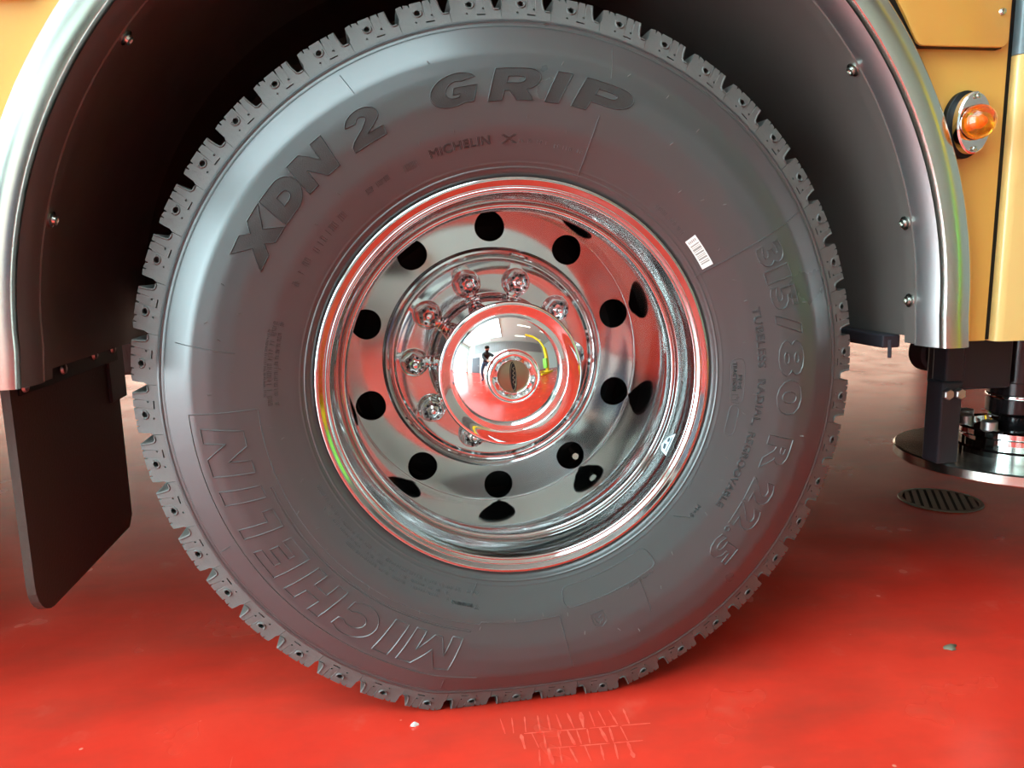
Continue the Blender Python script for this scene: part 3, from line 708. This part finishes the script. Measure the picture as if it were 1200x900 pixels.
# raised hatch covers with cut corners
def plate(pts, y0, y1, bev=0.003):
    bm = bmesh.new(); vs = [bm.verts.new((x, y0, z)) for x, z in pts]; f = bm.faces.new(vs)
    g = bmesh.ops.extrude_face_region(bm, geom=[f]); nv = [e for e in g['geom'] if isinstance(e, bmesh.types.BMVert)]
    for v in nv: v.co.y = y1
    ee = [e for e in bm.edges if all(abs(v.co.y - y0) < 1e-6 for v in e.verts)]
    bmesh.ops.bevel(bm, geom=ee, offset=bev, segments=2, profile=0.5, affect='EDGES')
    bm.verts.index_update(); m_ = MB().add([v.co.copy() for v in bm.verts], [[v.index for v in f.verts] for f in bm.faces]); bm.free(); return m_
def rc(cx, cz, rad, a0, a1, n=5): return [(cx + rad * math.cos(math.radians(a0 + (a1 - a0) * i / n)), cz + rad * math.sin(math.radians(a0 + (a1 - a0) * i / n))) for i in range(n + 1)]
hz = H + 0.467
MB
hatch = plate(rc(0.700, hz + 0.012, 0.012, -90, 0) + [(0.712, H + 0.95), (0.30, H + 0.95), (0.42, H + 0.70)] + [(0.548, hz + 0.036)] + rc(0.578, hz + 0.014, 0.014, 210, 270), YB - 0.0165, YB - 0.0121, 0.0015).build('hatch_cover', M['gold'], body, 40)
MB().lathe([(0.0001, -0.004), (0.004, -0.0035), (0.0058, 0)], 16, (0.699, YB - 0.016, H + 0.515)).build('hatch_screw', M['steel'], body, 50)
plate([(0.706, hz - 0.0005), (0.706, H + 0.95), (0.288, H + 0.95), (0.410, H + 0.70), (0.538, hz + 0.036)] + rc(0.572, hz + 0.0135, 0.014, 210, 270), YB - 0.0120, YB - 0.0002, 0.0005).build('hatch_gap_shade', M['black'], body)  # black plate stands in for the shadow in the gap behind the hatch edge
hz2 = H + 0.4975
plate([(-0.612, hz2)] + rc(-0.600, hz2 + 0.012, 0.012, -60, -30) + [(-0.545, H + 0.60), (-0.40, H + 0.95), (-1.5, H + 0.95), (-1.5, hz2)][::1], YB - 0.014, YB - 0.001).build('hatch_cover', M['gold'], body, 40)

# ---- arch trim, liner ----------------------------------------------------
def arch_path(rad, zlow, n=72, drop=8):
    path = []
    for i in range(drop):
        t = i / drop; z = zlow + (H + ACZ - zlow) * t; path.append(((ACX - rad - 0.004 * (1 - t) , 0, z), (-1, 0, 0)))
    for i in range(n + 1):
        a = math.radians(-90 + 180 * i / n); path.append(((ACX + rad * math.sin(a), 0, H + ACZ + rad * math.cos(a)), (math.sin(a), 0, math.cos(a))))
    for i in range(1, drop + 1):
        t = 1 - i / drop; z = zlow + (H + ACZ - zlow) * t; path.append(((ACX + rad + 0.004 * (1 - t), 0, z), (1, 0, 0)))
    return path
def along(path, prof, name, m, parent, smooth=40, close=True):
    return MB().sweep([(o, e, (0, 1, 0)) for o, e in path], prof, close).build(name, m, parent, smooth)
tp = [(0.000, -0.0675), (0.000, -0.0740), (0.003, -0.0785), (0.008, -0.0795), (0.020, -0.0800), (0.034, -0.0790), (0.0390, -0.0770), (0.0420, -0.0765), (0.0450, -0.0740), (0.0460, -0.0700), (0.0460, -0.0495), (0.010, -0.0495), (0.004, -0.0675)]
trim = along(arch_path(AR, H + 0.034), tp, 'arch_trim', M['steel'], bus, 35)
ret = [(-0.0095, -0.024), (-0.0090, -0.034), (-0.0075, -0.046), (-0.0045, -0.058), (0.0, -0.0674), (0.006, -0.0674), (0.004, -0.024)]
full = arch_path(AR, H + 0.034)
along(full[40:], ret, 'trim_return', M['brushed'], trim, 35)
along(full[:41], ret, 'liner_lip', M['plastic'], trim, 35)
trim['label'] = 'polished metal wheel arch trim'
along(arch_path(AR - 0.006, H + 0.036), [(0, -0.030), (-0.005, -0.027), (-0.005, -0.003), (-0.001, 0.001), (0.004, 0.001), (0.004, -0.030)], 'liner_flange', M['plastic'], bus, 35)
ln = arch_path(AR + 0.002, H + 0.045)
liner = along(ln, [(0, -0.001), (0, 0.46), (0.01, 0.46), (0.01, -0.01)], 'wheel_well_liner', M['plastic'], bus, 35)
# well ceiling continues above the inner tyre, with a back wall
along(arch_path(AR + 0.014, H + 0.030), [(0, 0.455), (0, 0.775), (0.01, 0.775), (0.01, 0.455)], 'inner_well', M['flap'], bus, 35)
vs = [(o[0], 0.775, o[2]) for o, e in arch_path(AR + 0.02, H + 0.16)]
MB().add(vs, [tuple(range(len(vs)))]).build('well_back_panel', M['flap'], bus)
bolt = MB().lathe([(0.0105, 0.0), (0.0105, -0.0025), (0.0065, -0.004), (0.0060, -0.0075), (0.0035, -0.0085), (0.0030, -0.0065), (0.0001, -0.0065)], 20).mesh('liner_bolt', M['steel'], 40)
for a in (-75, -52, -28, 0, 28, 54.5, 77, 88):
    t = math.radians(a); rr = AR - 0.0112
    p = Vector((ACX + rr * math.sin(t), -0.016, H + ACZ + rr * math.cos(t)))
    link('liner_bolt', bolt, bus, Matrix.Translation(p) @ Matrix.Rotation(t, 4, 'Y') @ Matrix.Rotation(pi / 2, 4, 'X'))
# ---- mud flap ---------------------------------------------------------------
def flap_pts():
    y0, y1, z0, z1 = 0.030, 0.455, H - 0.322, H + 0.155
    return [(y0, z1), (y0, z0 + 0.055)] + [(y0 + 0.055 - 0.055 * math.cos(t * pi / 12), z0 + 0.055 - 0.055 * math.sin(t * pi / 12)) for t in range(1, 7)] + [(y1 - 0.02, z0), (y1, z0 + 0.02), (y1, z1)]
fp = flap_pts(); FXm = -0.706
n = len(fp)
flap = MB().add([(FXm, y, z) for y, z in fp] + [(FXm - 0.012, y, z) for y, z in fp], [tuple(range(n)), tuple(range(2 * n - 1, n - 1, -1))] + [(i, (i + 1) % n, n + (i + 1) % n, n + i) for i in range(n)]).build('mud_flap', M['flap'], bus)
flap['label'] = 'black rubber mud flap'
MB().box(FXm + 0.0005, FXm + 0.006, 0.05, 0.45, H + 0.005, H + 0.052, 0.002).build('flap_clamp', M['black'], flap)
MB().box(FXm - 0.02, FXm + 0.005, 0.40, 0.485, H - 0.070, H + 0.155, 0.003).build('flap_bracket', M['black_steel'], flap)
fb = MB().lathe([(0.009, 0), (0.008, -0.004), (0.004, -0.006), (0.0001, -0.006)], 12).mesh('flap_bolt', M['brushed'], 40)
for y, z in ((0.06, 0.018), (0.195, 0.024), (0.33, 0.030), (0.423, 0.030)):
    link('flap_bolt', fb, flap, Matrix.Translation((FXm + 0.006, y, H + z)) @ Matrix.Rotation(pi / 2, 4, 'Z'))
# lower brackets hanging under the right end of the liner
br = MB().box(0.615, 0.648, 0.04, 0.46, H + 0.022, H + 0.044, 0.003); br.build('liner_bracket', M['black_steel'], bus)
MB().rod((0.60, 0.16, H + 0.035), (0.60, 0.16, H + 0.008), 0.006).rod((0.60, 0.16, H + 0.012), (0.60, 0.16, H + 0.004), 0.011, n=6).rod((0.59, 0.14, H + 0.022), (0.62, 0.19, H + 0.022), 0.006).build('drain_cock', M['brass'], bus, 40)
MB().rod((0.60, 0.0, H + 0.04), (0.601, 0.0, H + 0.012), 0.003, n=8).build('hanging_pin', M['black_steel'], bus)

# ---- side marker lamp ----------------------------------------------------------
LX, LZ = 0.660, H + 0.361
def oval(rx, rz, y0, y1, n=64, bev=0.0, inner=0.0):
    prof_ = [(1.0, y0), (1.0, y1 + bev), (1 - bev / rx, y1)]
    vs = []; 
    for i in range(n):
        t = 2 * pi * i / n
        for s_, y in prof_: vs.append((LX + rx * s_ * math.sin(t), y, LZ + (rz - (1 - s_) * rx) * math.cos(t)))
    fs = [(i * 3 + j, i * 3 + j + 1, ((i + 1) % n) * 3 + j + 1, ((i + 1) % n) * 3 + j) for i in range(n) for j in range(2)]
    fs.append(tuple(i * 3 + 2 for i in range(n)))
    return MB().add(vs, fs)
gasket = oval(0.0335, 0.0480, YB, YB - 0.009, bev=0.001).build('marker_lamp', M['black'], bus, 40)
gasket['label'] = 'amber side marker lamp with chrome bezel'
oval(0.0275, 0.0435, YB - 0.0089, YB - 0.027, bev=0.002).build('bezel', M['chrome'], gasket, 40)
dome = [(0.0245, YB - 0.029)] + [(0.0243 * math.cos(t * pi / 20), YB - 0.032 - 0.024 * math.sin(t * pi / 20)) for t in range(0, 10)] + [(0.0002, YB - 0.056)]
MB().lathe(dome, 64, (LX, 0, LZ), mod=lambda a, j: 1 + (0.012 if 1 < j < 9 else 0) * math.cos(24 * a)).build('lens', M['amber'], gasket, 50)
MB().lathe([(0.0238, YB - 0.0285), (0.017, YB - 0.0295), (0.0165, YB - 0.0275), (0.010, YB - 0.0280), (0.0001, YB - 0.0282)], 32, (LX, 0, LZ)).build('reflector', M['chrome'], gasket, 30)
MB().lathe([(0.0065, YB - 0.0283), (0.0075, YB - 0.034), (0.0055, YB - 0.040), (0.0001, YB - 0.042)], 24, (LX, 0, LZ)).build('bulb', M['amber_core'], gasket, 50)
for dz in (0.0365, -0.0365):
    MB().lathe([(0.0036, YB - 0.030), (0.0034, YB - 0.0318), (0.0001, YB - 0.0325)], 14, (LX, 0, LZ + dz)).build('screw', M['steel'], gasket, 40)

# ---- shell of the bus --------------------------------------------------------------
MB().box(-3.9, 2.3, YB + 0.02, 2.45, 2.88, 2.95, 0.01).build('roof', M['gold_light'], bus)
MB().box(-3.9, 2.3, 2.43, 2.45, ZB + 0.02, 2.88).build('far_side', M['gold'], bus)
for x in (-3.9, 2.28): MB().box(x, x + 0.02, YB + 0.02, 2.43, ZB, 2.88).build('end_panel', M['gold'], bus)
MB().box(-3.88, eL - 0.03, YB + 0.021, 2.43, H + 0.16, H + 0.18).build('underfloor', M['dark_rubber'], bus)
MB().box(eR + 0.03, 2.28, YB + 0.021, 2.43, H + 0.16, H + 0.18).build('underfloor', M['dark_rubber'], bus)
MB().box(eL - 0.03, eR + 0.03, 0.78, 2.43, H + 0.62, H + 0.64).build('underfloor', M['dark_rubber'], bus)
for x in (eL - 0.03, eR + 0.01): MB().box(x, x + 0.02, 0.78, 2.43, H + 0.16, H + 0.63).build('well_side_panel', M['dark_rubber'], bus)

# ---- stabilizer leg -----------------------------------------------------------------
SX, SY = 1.082, 0.26
stab = MB().lathe([(0.062, H + 0.16), (0.062, H - 0.085), (0.056, H - 0.088), (0.056, H - 0.150), (0.048, H - 0.158), (0.030, H - 0.160), (0.030, H - 0.205)], 40, (SX, SY, 0), 'Z').build('stabilizer_leg', M['gloss_black'], bus, 40)
stab['label'] = 'black stabilizer leg with round steel foot'
MB().lathe([(0.0565, H - 0.112), (0.0580, H - 0.114), (0.0580, H - 0.120), (0.0565, H - 0.122)], 40, (SX, SY, 0), 'Z').build('polished_ring', M['chrome'], stab, 40)
MB().lathe([(0.001, H - 0.232), (0.2200, H - 0.232), (0.2235, H - 0.235), (0.2235, H - 0.252), (0.2200, H - 0.255), (0.001, H - 0.255)], 96, (SX, SY, 0), 'Z').build('foot_plate', M['steel'], stab, 40)
MB().lathe([(0.088, H - 0.236), (0.108, H - 0.236), (0.108, H - 0.222), (0.104, H - 0.218), (0.104, H - 0.196), (0.108, H - 0.192), (0.108, H - 0.182), (0.104, H - 0.178), (0.084, H - 0.178), (0.080, H - 0.190), (0.03, H - 0.195)], 64, (SX, SY, 0), 'Z').build('foot_collar', M['chrome'], stab, 40)
cb = MB().lathe([(0.0001, 0.018), (0.013, 0.018), (0.015, 0.016), (0.015, 0.0), (0.0001, 0.0)], 20, axis='Z').mesh('collar_bolt', M['brushed'], 40)
for a in (200, 250, 300, 20, 70, 120, 160):
    t = math.radians(a); link('collar_bolt', cb, stab, Matrix.Translation((SX + 0.094 * math.cos(t), SY + 0.094 * math.sin(t), H - 0.1785)))
MB().box(0.852, 0.897, 0.190, 0.235, H - 0.232, H - 0.070, 0.004).build('foot_post', M['black_steel'], stab)
pb = MB().lathe([(0.011, 0), (0.011, -0.008), (0.009, -0.010), (0.0001, -0.010)], 6).mesh('post_bolt', M['brushed'])
for x in (0.862, 0.887): link('post_bolt', pb, stab, Matrix.Translation((x, 0.190, H - 0.093)))
MB().box(0.90, 1.01, 0.20, 0.30, H - 0.09, H + 0.10, 0.006).build('leg_bracket', M['black_steel'], stab)
MB().box(0.93, 0.99, 0.21, 0.29, H - 0.06, H + 0.16, 0.004).box(0.862, 0.90, 0.195, 0.235, H - 0.075, H + 0.0, 0.004).build('leg_housing', M['black_steel'], stab)
MB().lathe([(0.0001, 0.33), (0.036, 0.33), (0.042, 0.336), (0.042, 0.375), (0.0001, 0.38)], 40, (0.955, 0, H - 0.035)).build('air_cylinder', M['black_steel'], bus, 40)

# ------------------------------------------------------------------ things on the floor
dc = (1.34, 0.775)
dr = thing('floor_drain_cover', 'small round slotted iron drain cover set in the red floor', 'drain cover', (dc[0], dc[1], 0))
MB().lathe([(0.096, 0.0006), (0.097, 0.004), (0.107, 0.004), (0.109, 0.0006)], 48, (*dc, 0), 'Z').build('rim_ring', M['iron'], dr, 30)
MB().lathe([(0.0005, 0.0012), (0.0965, 0.0012)], 48, (*dc, 0), 'Z').build('pit', M['drain_pit'], dr)
ca, sa = math.cos(-0.55), math.sin(-0.55)
for i in range(-4, 5):
    u = i * 0.0205; L_ = math.sqrt(max(0.0, 0.0955 ** 2 - u * u))
    pts = [(u - 0.0060, -L_), (u + 0.0060, -L_), (u + 0.0060, L_), (u - 0.0060, L_)]
    vs = [(dc[0] + x * ca - y * sa, dc[1] + x * sa + y * ca, z) for z in (0.0014, 0.0038) for x, y in pts]
    MB().add(vs, [(0, 1, 2, 3), (4, 5, 6, 7), (0, 1, 5, 4), (1, 2, 6, 5), (2, 3, 7, 6), (3, 0, 4, 7)]).build('slat', M['iron'], dr)
# scraps
def scrap(x, y, sx, sy, rz, label, m, name):
    vs = []; n = 9
    for lv, (s_, z) in enumerate(((1, 0.0005), (0.85, 0.0035), (0.35, 0.006))):
        for i in range(n):
            t = 2 * pi * i / n; k = s_ * (1 + 0.25 * math.sin(3 * t + 1) + 0.12 * math.cos(5 * t))
            vs.append((x + sx * k * math.cos(t) * math.cos(rz) - sy * k * math.sin(t) * math.sin(rz), y + sx * k * math.cos(t) * math.sin(rz) + sy * k * math.sin(t) * math.cos(rz), z + 0.001 * math.sin(t * 2)))
    fs = [(l * n + i, l * n + (i + 1) % n, (l + 1) * n + (i + 1) % n, (l + 1) * n + i) for l in range(2) for i in range(n)] + [tuple(range(2 * n, 3 * n)), tuple(range(n - 1, -1, -1))]
    return tag(MB().add(vs, fs).build(name, m, None, 60), label, 'debris')
scrap(0.782, 0.036, 0.014, 0.009, 0.3, 'crumpled dull green scrap lying alone on open red floor', M['scrap'], 'floor_scrap')
scrap(-0.178, -0.012, 0.006, 0.003, 0.1, 'tiny pale crumb on the floor touching the foot of the tyre', M['label_white'], 'floor_crumb')
scrap(1.02, 1.33, 0.016, 0.010, 1.0, 'small brown crumb on the floor between tyre and drain cover', M['brass'], 'floor_crumb')
# dusty tread print in front of the tyre
tmk = MB(); ex = Vector((1, -0.06)); 
def mark(p, q, wd):
    p, q = Vector(p), Vector(q); t = (q - p).normalized(); nn = Vector((-t.y, t.x)); k = 5; l0 = len(tmk.v)
    for i in range(k + 1):
        c = p.lerp(q, i / k); ww = wd * random.uniform(0.45, 1.1) * (0.5 if i in (0, k) else 1)
        tmk.v += [(c.x + nn.x * ww, c.y + nn.y * ww, 0.0006), (c.x - nn.x * ww, c.y - nn.y * ww, 0.0006)]
    tmk.f += [(l0 + 2 * i, l0 + 2 * i + 1, l0 + 2 * i + 3, l0 + 2 * i + 2) for i in range(k)]
for rw, (ya, yb, xa, xb) in enumerate(((-0.022, -0.062, -0.045, 0.165), (-0.066, -0.102, -0.02, 0.150), (-0.106, -0.142, 0.000, 0.135))):
    x = xa
    while x < xb:
        mark((x, ya - 0.06 * x), (x + random.uniform(-0.006, 0.004), yb - 0.06 * x), random.choice((0.0013, 0.0018, 0.0035)))
        x += random.uniform(0.013, 0.024)
    if rw < 2:
        x = xa + 0.03
        while x < xb - 0.02: mark((x, yb - 0.003 - 0.06 * x), (x + 0.045, yb - 0.003 - 0.06 * (x + 0.045)), 0.0016); x += 0.05
tag(tmk.build('tread_print', M['dust'], fl), kind='stuff')

# ------------------------------------------------------------------ the rest of the workshop (mirrored in the chrome)
for x, y in ((2.2, -2.6), (2.2, -4.4), (5.2, -2.6), (5.2, -4.4), (-2.5, -5.1), (5.5, 4.5), (-2.5, 5.5), (2.0, 5.5)):
    lt = thing('ceiling_lamp', 'slim bright tube lamp fixed to the white ceiling', 'lamp', (x, y, CZ), 'ceiling lamps')
    MB().box(x - 0.75, x + 0.75, y - 0.09, y + 0.09, CZ - 0.05, CZ - 0.001, 0.008).build('housing', M['machine_white'], lt)
    MB().box(x - 0.72, x + 0.72, y - 0.07, y + 0.07, CZ - 0.075, CZ - 0.0505, 0.008).build('diffuser', M['lamp'], lt)
gb = thing('ribbed_grille', 'wide grey ribbed grille along the top of the white wall', 'grille', (1.2, FY0, 2.6))
MB().box(-4.5, 6.5, FY0 + 0.002, FY0 + 0.06, 2.75, 4.25).build('backing', M['grey_band'], gb)
for i in range(61):
    x = -4.45 + i * 0.18; MB().box(x, x + 0.07, FY0 + 0.0605, FY0 + 0.10, 2.77, 4.23).build('rib', M['frame_grey'], gb)
dd = MB().box(-4.8, -3.4, FY0 + 0.002, FY0 + 0.06, 0.0, 2.2, 0.01)
door = tag(dd.build('door_1', M['dark_door']), 'dark workshop door in the white wall', 'door', kind='structure')
MB().box(-3.62, -3.5, FY0 + 0.061, FY0 + 0.11, 1.0, 1.06, 0.008).build('door_handle', M['brushed'], door)
cab = thing('tool_cabinet', 'white tool cabinet standing against the white wall', 'cabinet', (-2.3, FY0 + 0.42, 0))
MB().box(-2.9, -1.7, FY0 + 0.12, FY0 + 0.72, 0.001, 1.5, 0.02).build('body', M['machine_white'], cab)
for i in range(4):
    dw = MB().box(-2.85, -1.75, FY0 + 0.7205, FY0 + 0.74, 0.08 + i * 0.35, 0.38 + i * 0.35, 0.006).build('drawer', M['machine_white'], cab)
    MB().box(-2.5, -2.1, FY0 + 0.7405, FY0 + 0.765, 0.30 + i * 0.35, 0.33 + i * 0.35, 0.005).build('handle', M['black'], dw)
cmp_ = thing('tyre_machine', 'black upright tyre changing machine beside the white cabinet', 'machine', (-1.0, FY0 + 0.6, 0))
MB().box(-1.35, -0.65, FY0 + 0.3, FY0 + 1.0, 0.001, 0.75, 0.03).build('cabinet_base', M['black_steel'], cmp_, 30)
MB().box(-1.1, -0.9, FY0 + 0.12, FY0 + 0.28, 0.001, 1.9, 0.02).box(-1.08, -0.92, FY0 + 0.28, FY0 + 0.95, 1.72, 1.88, 0.02).build('column', M['black_steel'], cmp_, 30)
MB().rod((-1.0, FY0 + 0.7, 1.72), (-1.0, FY0 + 0.7, 1.0), 0.03).build('mount_rod', M['brushed'], cmp_, 40)
MB().lathe([(0.01, 0.83), (0.24, 0.83), (0.25, 0.81), (0.10, 0.78), (0.08, 0.7505)], 32, (-1.0, FY0 + 0.65, 0), 'Z').build('turntable', M['steel'], cmp_, 40)
# yellow hoist
hc = (3.3, -2.3)
ho = thing('workshop_hoist', 'tall yellow workshop hoist with raised boom and lime winch', 'hoist', (*hc, 0))
MB().box(hc[0] - 0.14, hc[0] + 0.14, hc[1] - 0.14, hc[1] + 0.14, 0.10, 1.9, 0.02).build('column', M['yellow'], ho)
bo = [Vector((hc[0], hc[1], 1.85)), Vector((hc[0] - 0.25, hc[1] - 0.1, 2.5)), Vector((hc[0] - 0.7, hc[1] - 0.3, 3.0)), Vector((hc[0] - 1.3, hc[1] - 0.6, 3.3))]
bm_ = MB()
for p, q in zip(bo, bo[1:]): bm_.rod(p, q, 0.11, 0.10, 12)
bm_.build('boom', M['yellow'], ho, 40)
for s_ in (-1, 1):
    lg_ = MB().box(hc[0] - 1.3, hc[0] + 0.3, hc[1] + s_ * 0.45 - 0.06, hc[1] + s_ * 0.45 + 0.06, 0.03, 0.14, 0.01).build('base_leg', M['yellow'], ho)
    for x in (-1.2, 0.2): MB().lathe([(0.0001, -0.02), (0.045, -0.02), (0.045, 0.02), (0.0001, 0.02)], 20, (hc[0] + x, hc[1] + s_ * 0.45, 0.046)).build('caster', M['black'], lg_, 40)
MB().box(hc[0] - 0.1, hc[0] + 0.1, hc[1] - 0.5, hc[1] + 0.5, 0.04, 0.13, 0.01).build('cross_beam', M['yellow'], ho)
MB().box(hc[0] - 0.40, hc[0] - 0.141, hc[1] - 0.2, hc[1] + 0.2, 0.35, 1.05, 0.03).build('winch_case', M['lime'], ho, 30)
MB().rod(bo[-1], bo[-1] + Vector((0, 0, -0.5)), 0.012).build('hoist_chain', M['black_steel'], ho)

# ------------------------------------------------------------------ the photographer
def skinned(name, chains, mats, parent, pick, sub=2):
    """chains: list of vertex lists (pos, radius) sharing start vertices by index"""
    vs, es, rad = [], [], []
    for ch in chains:
        prev = None
        for it in ch:
            if isinstance(it, int): cur = it
            else: vs.append(it[0]); rad.append(it[1]); cur = len(vs) - 1
            if prev is not None: es.append((prev, cur))
            prev = cur
    me = bpy.data.meshes.new(name + '_cage'); me.from_pydata(vs, es, [])
    ob = bpy.data.objects.new(name + '_cage', me); col.objects.link(ob)
    sk = ob.modifiers.new('s', 'SKIN'); sk.use_smooth_shade = True; sb = ob.modifiers.new('d', 'SUBSURF'); sb.levels = sub
    for i, d_ in enumerate(me.skin_vertices[0].data):
        q = rad[i]; d_.radius = q if isinstance(q, tuple) else (q, q); d_.use_root = (i == 0)
    dg = bpy.context.evaluated_depsgraph_get(); dg.update()
    m2 = bpy.data.meshes.new_from_object(ob.evaluated_get(dg)); bpy.data.objects.remove(ob)
    m2.name = name; m2.materials.clear()
    for x in mats: m2.materials.append(x)
    for p in m2.polygons: p.material_index = pick(p.center); p.use_smooth = True
    return link(name, m2, parent)
pr_ = thing('person', 'person in dark jacket and blue trousers bending to photograph the wheel', 'person', (-0.9, -1.95, 0))
V = lambda *a: a
hip = (-0.92, -1.98, 0.86)
ch = [[(hip, 0.135), ((-0.88, -1.90, 0.98), 0.13), ((-0.82, -1.79, 1.10), 0.145), ((-0.77, -1.69, 1.18), 0.13), ((-0.73, -1.61, 1.24), 0.06), ((-0.70, -1.55, 1.29), 0.075), ((-0.68, -1.49, 1.33), 0.09), ((-0.67, -1.45, 1.40), 0.07)],
      [0, ((-1.02, -1.98, 0.80), 0.105), ((-1.04, -1.80, 0.46), 0.070), ((-1.06, -1.94, 0.10), 0.045), ((-1.06, -1.92, 0.045), 0.042), ((-1.06, -1.77, 0.036), 0.036)],
      [0, ((-0.82, -1.98, 0.80), 0.105), ((-0.74, -1.82, 0.46), 0.070), ((-0.72, -2.02, 0.10), 0.045), ((-0.72, -2.00, 0.045), 0.042), ((-0.72, -1.85, 0.036), 0.036)],
      [3, ((-0.94, -1.69, 1.16), 0.072), ((-0.80, -1.46, 0.97), 0.050), ((-0.52, -1.27, 0.80), 0.036), ((-0.42, -1.225, 0.755), 0.034), ((-0.345, -1.18, 0.735), 0.028)],
      [3, ((-0.60, -1.66, 1.16), 0.072), ((-0.34, -1.50, 0.96), 0.050), ((-0.10, -1.30, 0.78), 0.036), ((-0.065, -1.235, 0.745), 0.034), ((-0.050, -1.18, 0.735), 0.028)]]
def pick(c):
    if c.z > 1.275 or (c.y > -1.27 and c.z < 0.9): return 0
    return 2 if c.z < 0.88 and c.y < -1.70 else 1
pers = skinned('body', ch, [M['skin'], M['jacket'], M['jeans']], pr_, pick)
for s_, hx in ((-1, -0.322), (1, -0.062)):
    for i in range(4):
        x0 = hx - s_ * 0.0; z = 0.765 - i * 0.019; ln_ = (0.030, 0.036, 0.034, 0.026)[i]
        skinned('finger', [[((x0, -1.19, z), 0.009), ((x0 - s_ * 0.006, -1.155, z), 0.0085), ((x0 - s_ * ln_ * 0.8, -1.136, z - 0.002), 0.008), ((x0 - s_ * (ln_ * 0.8 + 0.014), -1.137, z - 0.003), 0.007)]], [M['skin']], pers, lambda c: 0, 1)
    skinned('thumb', [[((hx, -1.20, 0.715), 0.010), ((hx - s_ * 0.022, -1.185, 0.700), 0.009), ((hx - s_ * 0.045, -1.165, 0.702), 0.008)]], [M['skin']], pers, lambda c: 0, 1)
hd = Vector((-0.675, -1.48, 1.355))
cap = MB().lathe([(0.094, -0.02), (0.098, 0.02), (0.090, 0.06), (0.065, 0.09), (0.03, 0.102), (0.0005, 0.105)], 24, (0, 0, 0), 'Z')
cap.v = [tuple(hd + Matrix.Rotation(-0.5, 3, 'X') @ Vector((p[0], p[1] * 1.12, p[2] + 0.01))) for p in cap.v]; cap.build('cap', M['hair'], pr_, 50)
nose = MB().lathe([(0.0005, 0.026), (0.008, 0.020), (0.014, 0.006), (0.016, -0.008)], 10, tuple(hd + Vector((0.002, 0.075, -0.055))), 'Y'); nose.v = [(x, 2 * (hd.y + 0.075) - y, z) for x, y, z in nose.v]; nose.build('nose', M['skin'], pers, 60)
for s_ in (-1, 1):
    MB().lathe([(0.0005, -0.01), (0.007, -0.007), (0.010, 0), (0.007, 0.007), (0.0005, 0.01)], 10, tuple(hd + Vector((s_ * 0.03, 0.078, -0.022)))).build('eye', M['hair'], pers, 60)
    MB().lathe([(0.0005, -0.012), (0.02, -0.006), (0.026, 0), (0.02, 0.006), (0.0005, 0.012)], 12, tuple(hd + Vector((s_ * 0.088, -0.01, -0.035))), 'X').build('ear', M['skin'], pers, 60)
ph = MB().box(-0.072, 0.072, -0.036, 0.036, 0.016, 0.024, 0.003)
R3 = Matrix((rt, -dn, -fw)).transposed()
ph.v = [tuple(CAM + R3 @ Vector(p)) for p in ph.v]
ph_o = tag(ph.build('phone', M['black']), 'black phone held up in both hands of the person', 'phone')
